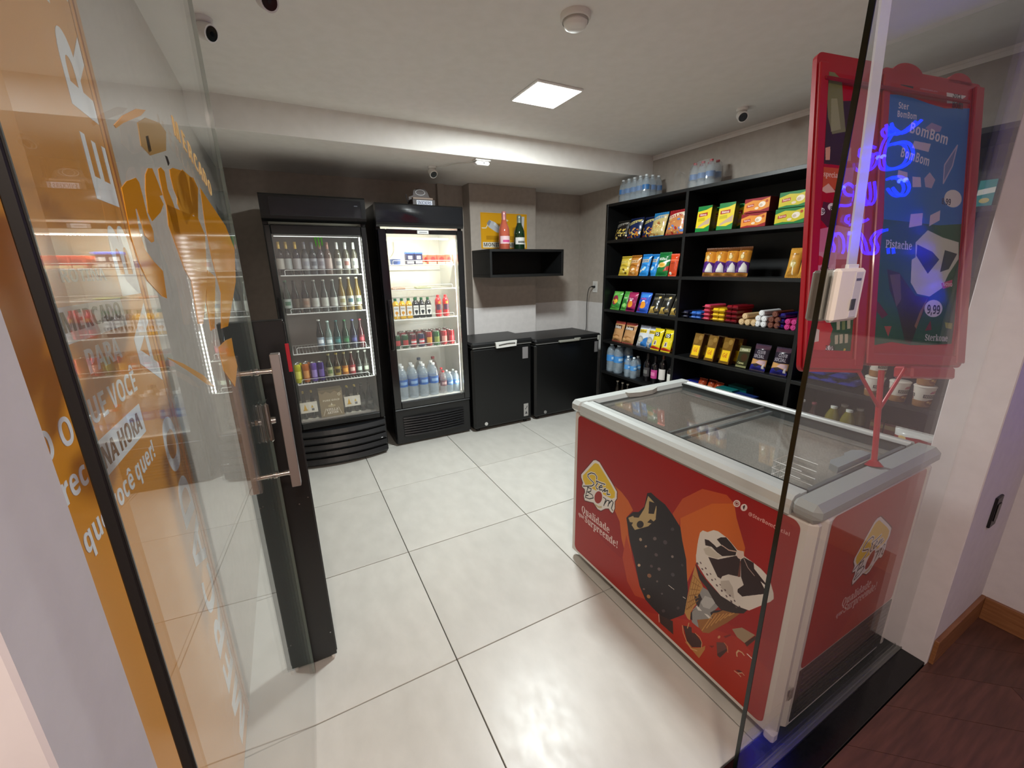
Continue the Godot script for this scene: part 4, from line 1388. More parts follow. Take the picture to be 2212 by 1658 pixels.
# ------------------------------------------------------------------ wall box, bottles, poster, socket
func build_wall_shelf():
	var o = thing("wall_box_shelf", "black open box shelf hung on the taupe pier", "shelf", Vector3(1.76, 1.515, -0.79))
	var w = 0.85
	var b = paint("0e0f10", 0.5)
	put("top_board", slab(Vector3(-w / 2, 0.241, -0.43), Vector3(w / 2, 0.265, 0.0), 0.0015), b, o)
	put("bottom_board", slab(Vector3(-w / 2, 0.0, -0.43), Vector3(w / 2, 0.024, 0.0), 0.0015), b, o)
	put("side_board", slab(Vector3(-w / 2, 0.024, -0.43), Vector3(-w / 2 + 0.024, 0.241, 0.0), 0.0015), b, o)
	put("side_board", slab(Vector3(w / 2 - 0.024, 0.024, -0.43), Vector3(w / 2, 0.241, 0.0), 0.0015), b, o)
	put("back_board", slab(Vector3(-w / 2 + 0.024, 0.024, -0.43), Vector3(w / 2 - 0.024, 0.241, -0.415)), b, o)

	# sparkling wine on the box
	var body = [[0.0, 0.0], [0.036, 0.0], [0.0405, 0.006], [0.0405, 0.145], [0.038, 0.175], [0.030, 0.205], [0.020, 0.235], [0.0155, 0.262], [0.0150, 0.305], [0.0, 0.305]]
	var foil = [[0.0165, 0.225], [0.0172, 0.262], [0.0168, 0.292], [0.0175, 0.298], [0.0170, 0.318], [0.012, 0.326], [0.0, 0.328]]
	for q in [[1.565, "sparkling_wine_bottle", "pink sparkling wine bottle with pink foil on the wall box", "c0604a", "e6a0a0", "e8c8cc", 1.09], [1.735, "sparkling_wine_bottle", "dark green sparkling wine bottle with silver foil on the wall box", "14301a", "8c9a90", "dcdcd8", 1.0]]:
		var s = thing(q[1], q[2], "bottle", Vector3(q[0], 1.78, -0.93))
		s.scale = Vector3(1.35, q[6], 1.35)
		put("body", turned("sparkling_body", body, 20), paint(q[3], 0.08, 0.0, 0.6), s)
		put("foil", turned("sparkling_foil", foil, 18), paint(q[4], 0.3, 0.5), s)
		var st = start()
		lathe(st, [[0.0409, 0.05], [0.0409, 0.115]], 14, Vector3.ZERO, -1.25, 1.25)
		put("label", st.commit(), paint(q[5], 0.6), s)
		st = start()
		lathe(st, [[0.0413, 0.062], [0.0413, 0.082]], 10, Vector3.ZERO, -0.7, 0.7)
		put("label_mark", st.commit(), paint("cf4a86" if q[3] == "c0604a" else "6a6e6a", 0.6), s)

	# the yellow monitored-premises poster
	o = thing("surveillance_poster", "yellow poster of a surveillance camera above the black wall box", "poster", Vector3(1.716, 1.80, -1.2195))
	var a = Art.new(0, 0, 550, 355, 1.2, "e0a41c")
	a.rect(4, 4, 546, 351, "d9991a")
	a.rect(10, 10, 540, 345, "e3a61e")
	a.poly([70, 250, 100, 285, 165, 265, 260, 190, 240, 150, 180, 165, 90, 215], "c9ccd2")
	a.poly([70, 250, 100, 285, 120, 270, 95, 225], "8f949c")
	a.poly([160, 265, 260, 190, 250, 172, 150, 240], "e8eaec")
	a.stroke([15, 205, 60, 205, 75, 230], 10, "e6e0c8")
	a.poly([240, 200, 300, 240, 310, 200, 260, 160], "9a9ea4")
	a.oval(300, 285, 22, 0, 0, 10, "e8dcb0")
	a.poly([440, 330, 520, 330, 505, 120, 470, 90, 455, 200], "d9dadc")
	a.poly([470, 330, 490, 330, 485, 140, 475, 140], "8c9094")
	a.rect(60, 90, 480, 130, "c08a18")
	a.rect(20, 12, 530, 66, "ece8dc")
	a.text("MONITORAMENTO", 30, 22, 490, 36, "5c5448")
	put("sheet", slab(Vector3(-0.275, 0, 0), Vector3(0.275, 0.355, 0.003)), paint("d8d0b8", 0.5), o)
	put("print", card(0.548, 0.353), printed("poster_print", a.img, 0.35), o, Vector3(0, 0.001, 0.0034))

	# socket with the freezer's plug
	o = thing("wall_socket", "white wall socket with black plug beside the shelving", "socket", Vector3(2.835, 1.37, -1.06))
	put("plate", slab(Vector3(-0.007, -0.065, -0.042), Vector3(0, 0.065, 0.042), 0.002), paint("dcdad6", 0.4), o)
	put("insert", slab(Vector3(-0.009, -0.04, -0.024), Vector3(-0.007, 0.04, 0.024), 0.001), paint("cfcdc9", 0.4), o)
	o = thing("power_cord", "black freezer power cord hanging from the white wall socket", "cord", Vector3(2.835, 1.37, -1.06))
	var st = start()
	rod(st, Vector3(-0.009, 0.0, 0.0), Vector3(-0.05, 0.004, -0.008), 0.014, 0.008, 10)
	put("plug", st.commit(), paint("0c0c0d", 0.5), o)
	st = start()
	tube(st, smooth_path([Vector3(-0.048, 0.003, -0.008), Vector3(-0.075, -0.015, -0.02), Vector3(-0.085, -0.10, -0.035), Vector3(-0.083, -0.25, -0.045), Vector3(-0.075, -0.40, -0.05), Vector3(-0.07, -0.50, -0.06), Vector3(-0.065, -0.58, -0.10)], 4), 0.0042, 8)
	put("cable", st.commit(), paint("0c0c0d", 0.5), o)


# ------------------------------------------------------------------ black shelving along the wall
const SHELF_Y := [1.848, 1.514, 1.178, 0.855, 0.525, 0.19]


func build_shelving():
	var o = thing("shelving_unit", "tall black shelving full of snacks along the wall", "shelf")
	var b = grained("black_board", "070708", "0d0e0f", 0.42, 3.0, Vector3(1, 1, 1), 3)
	var x0 = 2.47
	var x1 = 2.833
	for z in [-0.487, 0.462, 1.432, 2.372]:
		put("upright", slab(Vector3(x0, 0.0, z), Vector3(x1, 2.185, z + 0.026), 0.001), b, o)
	for k in 3:
		var za = [-0.461, 0.488, 1.458][k]
		var zb = [0.462, 1.432, 2.372][k]
		put("back_board", slab(Vector3(x1 - 0.008, 0.05, za), Vector3(x1, 2.16, zb)), b, o)
		put("top_board", slab(Vector3(x0, 2.16, za), Vector3(x1 - 0.008, 2.185, zb), 0.001), b, o)
		put("plinth", slab(Vector3(x0 + 0.02, 0.0, za), Vector3(x0 + 0.04, 0.07, zb), 0.001), b, o)
		for y in SHELF_Y + [0.095]:
			put("shelf_board", slab(Vector3(x0, y - 0.025, za), Vector3(x1 - 0.008, y, zb), 0.001), b, o)


# ------------------------------------------------------------------ the ice cream freezer
func build_ice_cream_freezer():
	var o = thing("ice_cream_freezer", "red and white glass topped ice cream chest freezer with printed cone", "freezer", Vector3(0.82, 0, 1.28))
	# local: x 0..0.80, z 0..1.165
	var W = 0.80
	var L = 1.165
	var white = paint("d6cfc8", 0.4)
	var t = 0.055
	put("body", slabs([
		[Vector3(0, 0.035, 0), Vector3(t, 0.892, L)], [Vector3(W - t, 0.035, 0), Vector3(W, 0.892, L)],
		[Vector3(t, 0.035, 0), Vector3(W - t, 0.892, t)], [Vector3(t, 0.035, L - t), Vector3(W - t, 0.892, L)],
		[Vector3(t, 0.035, t), Vector3(W - t, 0.16, L - t)]], 0.02), white, o)
	put("corner_cap", slab(Vector3(-0.004, 0.03, L - 0.03), Vector3(0.03, 0.07, L + 0.004), 0.006), white, o)
	var metal = grained("embossed_alu", "c6c4be", "dedcd6", 0.34, 14.0, Vector3.ONE, 3)
	metal.metallic = 0.25
	put("liner", slabs([
		[Vector3(t, 0.16, t), Vector3(t + 0.004, 0.89, L - t)], [Vector3(W - t - 0.004, 0.16, t), Vector3(W - t, 0.89, L - t)],
		[Vector3(t, 0.16, t), Vector3(W - t, 0.89, t + 0.004)], [Vector3(t, 0.16, L - t - 0.004), Vector3(W - t, 0.89, L - t)],
		[Vector3(t, 0.16, t), Vector3(W - t, 0.164, L - t)]]), metal, o)
	# rim: light grey aluminium rails along the sides, darker plastic end caps
	var rail = paint("c6cac8", 0.32, 0.35)
	var cap = paint("8e9290", 0.42)
	for s in [0, 1]:
		var st = start()
		var prof = [Vector2(-0.012, 0.885), Vector2(-0.014, 0.905), Vector2(-0.008, 0.930), Vector2(0.004, 0.943), Vector2(0.030, 0.946), Vector2(0.034, 0.941), Vector2(0.068, 0.941), Vector2(0.072, 0.925), Vector2(0.072, 0.885)]
		var pr = []
		for p in prof:
			pr.append(Vector2(p.x if s == 0 else W - p.x, p.y))
		extrude(st, pr, L - 0.14, func(v, d): return Vector3(v.x, v.y, 0.07 + d))
		put("rim_rail", st.commit(), rail, o)
	for s in [0, 1]:
		var st = start()
		var z0 = -0.012 if s == 0 else L - 0.075
		var z1 = 0.075 if s == 0 else L + 0.010
		box(st, Vector3(-0.015, 0.884, z0), Vector3(W + 0.015, 0.945, z1), 0.018)
		put("rim_cap", st.commit(), rail if s == 0 else cap, o)
	# sliding lids
	var gl = clear_sheet("b9c4c2", 0.03, 0.0, 0.36)
	var g = put("lid", slab(Vector3(0.068, 0.918, 0.07), Vector3(W - 0.068, 0.923, 0.60)), gl, o)
	put("lid_frame", slab(Vector3(0.066, 0.914, 0.588), Vector3(W - 0.066, 0.928, 0.602), 0.001), paint("5c605f", 0.4), g)
	put("lid_frame", slab(Vector3(0.066, 0.914, 0.066), Vector3(W - 0.066, 0.928, 0.080), 0.001), paint("5c605f", 0.4), g)
	var h1 = start()
	extrude(h1, [Vector2(0.30, 0.076), Vector2(0.52, 0.076), Vector2(0.515, 0.098), Vector2(0.46, 0.118), Vector2(0.37, 0.118), Vector2(0.305, 0.098)], 0.024, func(v, d): return Vector3(v.x, 0.926 + d, v.y - 0.02))
	put("lid_handle", h1.commit(), paint("a8a9a4", 0.4), g)
	g = put("lid", slab(Vector3(0.068, 0.930, 0.55), Vector3(W - 0.068, 0.935, L - 0.072)), gl, o)
	put("lid_frame", slab(Vector3(0.066, 0.927, 0.548), Vector3(W - 0.066, 0.939, 0.560), 0.001), paint("5c605f", 0.4), g)
	put("lid_frame", slab(Vector3(0.066, 0.928, L - 0.082), Vector3(W - 0.066, 0.939, L - 0.070), 0.001), paint("5c605f", 0.4), g)
	var h2 = start()
	extrude(h2, [Vector2(0.28, L - 0.088), Vector2(0.50, L - 0.088), Vector2(0.50, L - 0.118), Vector2(0.47, L - 0.135), Vector2(0.42, L - 0.135), Vector2(0.40, L - 0.125), Vector2(0.32, L - 0.130), Vector2(0.29, L - 0.118)], 0.022, func(v, d): return Vector3(v.x, 0.936 + d, v.y))
	put("lid_handle", h2.commit(), paint("868c8c", 0.4), g)
	for s in [0.073, W - 0.073]:
		put("slide_track", slab(Vector3(s - 0.004, 0.905, 0.07), Vector3(s + 0.004, 0.941, L - 0.07)), paint("222524", 0.4), o)
	# printed film on the long side
	var a = Art.new(43, 70, 1128, 872, 1.3, "98100c")
	a.poly([43, 70, 1128, 70, 1128, 420, 900, 330, 600, 240, 300, 260, 43, 330], "a01a10")
	a.poly([560, 70, 1128, 70, 1128, 300, 1000, 330, 800, 230], "aa2814")
	a.list(FREEZER_ART)
	a.list(LOGO)
	a.text("Qualidade", 96, 332, 222, 40, "e8d8d2", true)
	a.text("que", 70, 297, 48, 22, "e8d8d2", true)
	a.text("Surpreende!", 126, 288, 254, 40, "e8d8d2", true)
	a.text("@SterBomOficial", 972, 812, 130, 13, "d8a8a0")
	put("side_print", rounded_card(1.085, 0.802, 0.028), printed("freezer_print", a.img, 0.35, 0.15), o, Vector3(-0.0008, 0.070, 0.043 + 0.5425), Vector3(0, -90, 0))
	# printed film on the end
	a = Art.new(90, 300, 740, 880, 1.1, "a8160e")
	a.poly([90, 880, 740, 880, 740, 620, 420, 700, 90, 690], "a81c12")
	a.poly([300, 300, 740, 300, 740, 620, 560, 560, 420, 420], "b42e14")
	a.list(LOGO, 0.9, 229, 164)
	a.text("Qualidade", 292, 462, 200, 36, "dcc8c0", true)
	a.text("que", 268, 428, 44, 20, "dcc8c0", true)
	a.text("Surpreende!", 318, 424, 232, 36, "dcc8c0", true)
	put("end_print", rounded_card(0.65, 0.58, 0.024), printed("freezer_end_print", a.img, 0.35, 0.15), o, Vector3(0.415, 0.300, L + 0.0008))
	var vent = put("vent_panel", slab(Vector3(0.09, 0.07, L), Vector3(0.74, 0.296, L + 0.003), 0.001), paint("2a1c15", 0.5), o)
	for k in 9:
		put("slat", slab(Vector3(0.11, 0.088 + k * 0.0225, L + 0.003), Vector3(0.72, 0.098 + k * 0.0225, L + 0.006), 0.001), paint("2e2019", 0.5), vent)
	put("corner_clip", slab(Vector3(0.052, 0.19, L), Vector3(0.075, 0.235, L + 0.002), 0.0006), paint("8c8478", 0.6), o)
	for q in [[0.10, 0.10], [0.10, L - 0.28], [W - 0.10, 0.10], [W - 0.10, L - 0.28]]:
		var st = start()
		rod(st, Vector3(q[0] - 0.014, 0.022, q[1]), Vector3(q[0] + 0.014, 0.022, q[1]), 0.022, 0.022, 16)
		put("wheel", st.commit(), paint("0c0c0c", 0.5), o)
	# goods inside
	var n = 0
	for q in [[0.16, 0.80, "4a2c22"], [0.33, 0.82, "3c241e"], [0.485, 0.80, "5a3a2a"], [0.20, 0.97, "40281f"], [0.42, 0.98, "4c3226"], [0.62, 0.95, "38221c"]]:
		var bx = thing("ice_cream_carton", ["brown ice cream carton under the near lid, at the front side", "dark brown ice cream carton under the near lid, second across", "tan brown ice cream carton under the near lid, third across", "brown ice cream carton against the end wall, front side", "light brown ice cream carton against the end wall, middle", "dark ice cream carton against the end wall, rear side"][n], "carton", Vector3(0.82 + q[0], 0.166, 1.28 + q[1]), 0, "cartons inside the ice cream freezer")
		put("carton", block(Vector3(0.15, 0.42 + 0.03 * (n % 3), 0.13), 0.004), paint(q[2], 0.35), bx)
		put("flap", slab(Vector3(-0.07, 0.42 + 0.03 * (n % 3), -0.01), Vector3(0.07, 0.423 + 0.03 * (n % 3), 0.01)), paint("9a7a60", 0.5), bx)
		n += 1
	var gr = thing("grille_basket", "white wire basket in the corner of the ice cream freezer", "basket", Vector3(1.45, 0.62, 2.00))
	var st9 = start()
	for k in 7:
		rod(st9, Vector3(-0.05 + k * 0.017, 0, 0), Vector3(-0.05 + k * 0.017, 0.14, 0), 0.002, 0.002, 5)
	for k in 5:
		rod(st9, Vector3(-0.06, k * 0.035, 0), Vector3(0.065, k * 0.035, 0), 0.003, 0.003, 5)
		rod(st9, Vector3(-0.06, k * 0.035, 0), Vector3(-0.06, k * 0.035, 0.12), 0.003, 0.003, 5)
		rod(st9, Vector3(0.065, k * 0.035, 0), Vector3(0.065, k * 0.035, 0.12), 0.003, 0.003, 5)
	put("wire", st9.commit(), paint("e4e4e0", 0.35), gr)
	put("stand", slabs([[Vector3(-0.06, -0.456, 0.0), Vector3(-0.05, 0.0, 0.01)], [Vector3(0.055, -0.456, 0.0), Vector3(0.065, 0.0, 0.01)], [Vector3(-0.06, -0.456, 0.11), Vector3(-0.05, 0.0, 0.12)], [Vector3(0.055, -0.456, 0.11), Vector3(0.065, 0.0, 0.12)]]), paint("e4e4e0", 0.35), gr)


func rounded_card(w, h, r):
	# printed film with rounded corners, facing +z, centred on its lower edge
	var key = "rcard_%s_%s_%s" % [w, h, r]
	if not meshes.has(key):
		var st = start()
		var pts = []
		for q in [[w / 2 - r, r, -PI / 2], [w / 2 - r, h - r, 0.0], [-w / 2 + r, h - r, PI / 2], [-w / 2 + r, r, PI]]:
			for k in 7:
				var t = q[2] + PI / 2 * k / 6
				pts.append(Vector3(q[0] + r * cos(t), q[1] + r * sin(t), 0))
		var c = Vector3(0, h / 2, 0)
		for k in pts.size():
			var a = pts[k]
			var b = pts[(k + 1) % pts.size()]
			tri(st, c, a, b, null, Vector2(0.5, 0.5), Vector2(a.x / w + 0.5, 1.0 - a.y / h), Vector2(b.x / w + 0.5, 1.0 - b.y / h))
		meshes[key] = st.commit()
	return meshes[key]


# ------------------------------------------------------------------ red price board on its pole
func build_price_sign():
	var o = thing("price_board", "red ice cream price board on a red pole above the freezer", "sign")
	var U = Vector3(0.14, 0.9735, -0.1808).normalized()
	var H = Vector3(0.9469, -0.0783, 0.3119)
	H = (H - U * H.dot(U)).normalized()
	o.basis = Basis(H, U, H.cross(U))
	o.position = Vector3(1.36, 1.738, 2.261)
	var red = paint("b01020", 0.35, 0.0, 0.3)
	# left leaf and right leaf of the frame, each with raised borders
	var st = start()
	extrude(st, rounded_poly(-0.325, -0.50, -0.085, 0.485, 0.02), 0.016, func(v, d): return Vector3(v.x, v.y, -0.016 + d))
	put("leaf", st.commit(), red, o)
	st = start()
	extrude(st, rounded_poly(-0.083, -0.475, 0.325, 0.475, 0.02), 0.016, func(v, d): return Vector3(v.x, v.y, -0.016 + d))
	put("leaf", st.commit(), red, o)
	put("border", slabs([[Vector3(-0.322, -0.49, 0.0), Vector3(-0.29, 0.45, 0.012)], [Vector3(-0.13, -0.48, 0.0), Vector3(-0.095, 0.45, 0.010)], [Vector3(-0.322, -0.49, 0.0), Vector3(-0.095, -0.455, 0.009)]], 0.003), red, o)
	put("border", slabs([[Vector3(-0.082, -0.47, 0.0), Vector3(-0.055, 0.45, 0.010)], [Vector3(0.285, -0.46, 0.0), Vector3(0.322, 0.46, 0.012)], [Vector3(-0.082, -0.47, 0.0), Vector3(0.30, -0.435, 0.009)]], 0.003), red, o)
	put("top_rail", slab(Vector3(-0.305, 0.395, 0.010), Vector3(0.26, 0.408, 0.016), 0.003), paint("8c0c1c", 0.35), o)
	st = start()
	for q in [[0.02, 0.06], [0.235, 0.05]]:
		var pts = []
		for k in 13:
			var t = PI * k / 12
			pts.append(Vector2(q[0] + q[1] * cos(t), 0.465 + 0.035 * sin(t)))
		extrude(st, pts, 0.016, func(v, d): return Vector3(v.x, v.y, -0.016 + d))
	put("crest", st.commit(), red, o)
	put("drawer", slab(Vector3(0.10, -0.515, -0.05), Vector3(0.285, -0.475, 0.012), 0.006), red, o)
	var a = Art.new(-325, -500, 325, 500, 1.25, "00000000")
	a.rect(-325, -500, 325, 500, "b01020")
	a.list(SIGN_ART)
	a.text("9,99", 160, -292, 54, 30, "24242c")
	a.text("Sterkone", 159, -386, 96, 22, "d8d4d0", true)
	a.text("Pistache", -27, -90, 106, 26, "dcd8dc", true)
	a.text("BomBom", 40, 285, 156, 34, "d9d2e6", false, 0.0, -0.14)
	a.text("BomBom", 10, 205, 116, 30, "d9d2e6", false, 0.0, -0.16)
	a.text("Ster", -10, 355, 40, 20, "d9d2e6")
	a.text("BomBom", -12, 328, 76, 20, "d9d2e6")
	a.text("Especial", -290, 112, 70, 16, "e8c8b8", true)
	a.text("8,99", -291, -1, 30, 14, "301820")
	a.text("8", -248, 10, 10, 14, "301820")
	a.text("3,99", -268, -230, 28, 14, "402020")
	a.text("3,09", -236, -429, 36, 16, "301a1c")
	a.text("Tietuá", -240, -459, 40, 14, "d8d4c8", true)
	a.text("NOVO", 219, -200, 40, 12, "f0dce4")
	a.text("Sorbets", -272, -184, 60, 16, "402030", true)
	a.text("8,99", 190, 72, 38, 20, "302c50")
	a.text("Sanduíche", 70, 425, 74, 14, "c890a0", true)
	a.text("Ster", 205, 418, 40, 26, "1a1618", true)
	a.text("Bom", 205, 385, 46, 26, "1a1618", true)
	put("print", card(0.56, 0.86), printed("sign_print", a.img.get_region(Rect2i(int(45 * 1.25), int(70 * 1.25), int(560 * 1.25), int(860 * 1.25))), 0.3, 0.4), o, Vector3(0.0, -0.43, 0.0006))
	# pole, braces and foot plate: they drop to the freezer's rim
	st = start()
	rod(st, Vector3(-0.002, -0.812, -0.012), Vector3(0.005, -0.49, -0.012), 0.0085, 0.0085, 12)
	put("pole", st.commit(), red, o)
	st = start()
	rod(st, Vector3(0.004, -0.62, -0.010), Vector3(-0.095, -0.485, -0.012), 0.0055, 0.0055, 8)
	put("brace", st.commit(), red, o)
	st = start()
	rod(st, Vector3(0.004, -0.62, -0.010), Vector3(0.11, -0.47, -0.012), 0.0055, 0.0055, 8)
	put("brace", st.commit(), red, o)
	st = start()
	rod(st, Vector3(-0.002, -0.812, -0.012), Vector3(-0.002, -0.795, -0.012), 0.026, 0.012, 14)
	put("foot_plate", st.commit(), red, o)


func rounded_poly(x0, y0, x1, y1, r):
	var pts = []
	for q in [[x1 - r, y0 + r, -PI / 2], [x1 - r, y1 - r, 0.0], [x0 + r, y1 - r, PI / 2], [x0 + r, y0 + r, PI]]:
		for k in 5:
			var t = q[2] + PI / 2 * k / 4
			pts.append(Vector2(q[0] + r * cos(t), q[1] + r * sin(t)))
	return pts


# ------------------------------------------------------------------ on the ceilings
func build_ceiling_things():
	var o = thing("ceiling_light_panel", "square white LED panel lit in the shop ceiling", "lamp", Vector3(1.11, 2.6, 0.54))
	put("frame", slab(Vector3(-0.158, -0.012, -0.158), Vector3(0.158, 0.0, 0.158), 0.003), paint("f0f0ee", 0.4), o)
	put("diffuser", slab(Vector3(-0.148, -0.0135, -0.148), Vector3(0.148, -0.012, 0.148)), glow("fffaf2", 4.5), o)

	o = thing("smoke_detector", "round white smoke detector between the light panel and the entrance", "detector", Vector3(0.778, 2.6, 1.281))
	put("base", turned("detector_base", [[0.0, -0.022], [0.058, -0.022], [0.062, -0.016], [0.062, 0.0]], 24), paint("e4e0da", 0.5), o)
	put("cover", turned("detector_cover", [[0.0, -0.052], [0.030, -0.052], [0.044, -0.044], [0.050, -0.030], [0.052, -0.022]], 24), paint("e8e4de", 0.45), o)
	put("vent_ring", turned("detector_vent", [[0.0525, -0.030], [0.0535, -0.028], [0.0535, -0.024], [0.0525, -0.022]], 24), paint("b4afa8", 0.6), o)

	var cams = [[Vector3(-0.342, 2.6, 0.93), Vector3(0.35, -0.55, 0.9), "white dome camera on the ceiling, farther from the glass door"], [Vector3(-0.568, 2.6, 0.588), Vector3(0.75, -0.45, 0.6), "white dome camera on the ceiling, seen past the glass door edge"], [Vector3(2.416, 2.6, 0.905), Vector3(-0.5, -0.6, 0.7), "white dome camera on the ceiling near the shelving wall"], [Vector3(0.786, 2.42, -0.69), Vector3(0.1, -0.75, 0.75), "white drop camera under the low soffit above the fridges"]]
	for q in cams:
		camera_dome(q[0], q[1], q[2])
	o = thing("alarm_sensor", "small white rounded alarm sensor under the low soffit", "sensor", Vector3(1.071, 2.42, -0.333))
	put("base", slab(Vector3(-0.065, -0.012, -0.04), Vector3(0.065, 0.0, 0.04), 0.004), paint("dedad6", 0.45), o)
	put("housing", slab(Vector3(-0.06, -0.042, -0.036), Vector3(0.06, -0.012, 0.036), 0.012), paint("eceae8", 0.4), o)
	put("lens", slab(Vector3(0.0, -0.030, 0.036), Vector3(0.012, -0.024, 0.0375)), paint("404040", 0.3), o)
	o = thing("camera_cable", "thin white cable from the drop camera to the alarm sensor", "cable")
	var st = start()
	tube(st, smooth_path([Vector3(0.80, 2.412, -0.68), Vector3(0.85, 2.405, -0.62), Vector3(0.93, 2.414, -0.50), Vector3(1.0, 2.410, -0.42), Vector3(1.05, 2.412, -0.37)], 4), 0.003, 6)
	put("cable", st.commit(), paint("d4d0cc", 0.5), o)

	# display box on top of the second fridge
	o = thing("chocolate_display_box", "brown chocolate bar display box on top of the fridge", "display box", Vector3(0.745, 2.132, -0.90))
	st = start()
	extrude(st, [Vector2(-0.105, 0.0), Vector2(0.105, 0.0), Vector2(0.10, 0.075), Vector2(0.085, 0.095), Vector2(0.07, 0.135), Vector2(0.045, 0.155), Vector2(-0.03, 0.155), Vector2(-0.055, 0.14), Vector2(-0.06, 0.10), Vector2(-0.10, 0.085)], 0.006, func(v, d): return Vector3(v.x, v.y, -0.06 + d))
	put("back_card", st.commit(), paint("3a2620", 0.5), o)
	put("tray", slab(Vector3(-0.10, 0.0, -0.054), Vector3(0.10, 0.055, 0.06), 0.003), paint("2c1c18", 0.5), o)
	put("tray_band", slab(Vector3(-0.085, 0.055, -0.02), Vector3(0.095, 0.075, 0.02), 0.003), paint("8a7260", 0.5), o)
	put("label_plate", slab(Vector3(-0.066, 0.006, 0.06), Vector3(0.072, 0.046, 0.0612)), paint("ccd0dc", 0.5), o)
	put("lettering", text_fit("SNICKERS", 0.12, 0.026), paint("24305c", 0.5), o, Vector3(-0.057, 0.013, 0.0612))
	st = start()
	for k in 24:
		var t0 = TAU * k / 24
		var t1 = TAU * (k + 1) / 24
		rod(st, Vector3(0.005 + 0.042 * cos(t0), 0.125 + 0.022 * sin(t0), -0.053), Vector3(0.005 + 0.042 * cos(t1), 0.125 + 0.022 * sin(t1), -0.053), 0.003, 0.003, 5, false)
	put("oval_mark", st.commit(), paint("d8d8dc", 0.5), o)
	st = start()
	tube(st, [Vector3(-0.105, 0.01, -0.05), Vector3(-0.118, 0.07, -0.05), Vector3(-0.125, 0.105, -0.05)], 0.004, 6)
	put("torn_flap", st.commit(), paint("2a2224", 0.6), o)


func camera_dome(at, aim, label):
	var o = thing("security_camera", label, "camera", at)
	var white = paint("e2ded9", 0.4)
	put("mount", turned("cam_mount", [[0.0, -0.018], [0.030, -0.018], [0.036, -0.012], [0.036, 0.0]], 20), white, o)
	var d = aim.normalized()
	var st = start()
	var c = Vector3(0, -0.042, 0)
	rod(st, Vector3(0, -0.012, 0), c, 0.022, 0.026, 18)
	rod(st, c - d * 0.028, c - d * 0.012, 0.018, 0.032, 20)
	rod(st, c - d * 0.012, c + d * 0.034, 0.032, 0.033, 20)
	put("head", st.commit(), white, o)
	st = start()
	rod(st, c + d * 0.0335, c + d * 0.0365, 0.027, 0.026, 20)
	put("lens_cover", st.commit(), paint("08080a", 0.12), o)
	st = start()
	rod(st, c + d * 0.036, c + d * 0.038, 0.009, 0.008, 12)
	put("lens", st.commit(), paint("14181c", 0.05), o)


# ------------------------------------------------------------------ goods: shapes
const ORD := ["first", "second", "third", "fourth", "fifth", "sixth", "seventh", "eighth", "ninth", "tenth"]


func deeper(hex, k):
	return "" if hex == "" else Color(hex).darkened(k).to_html(false)


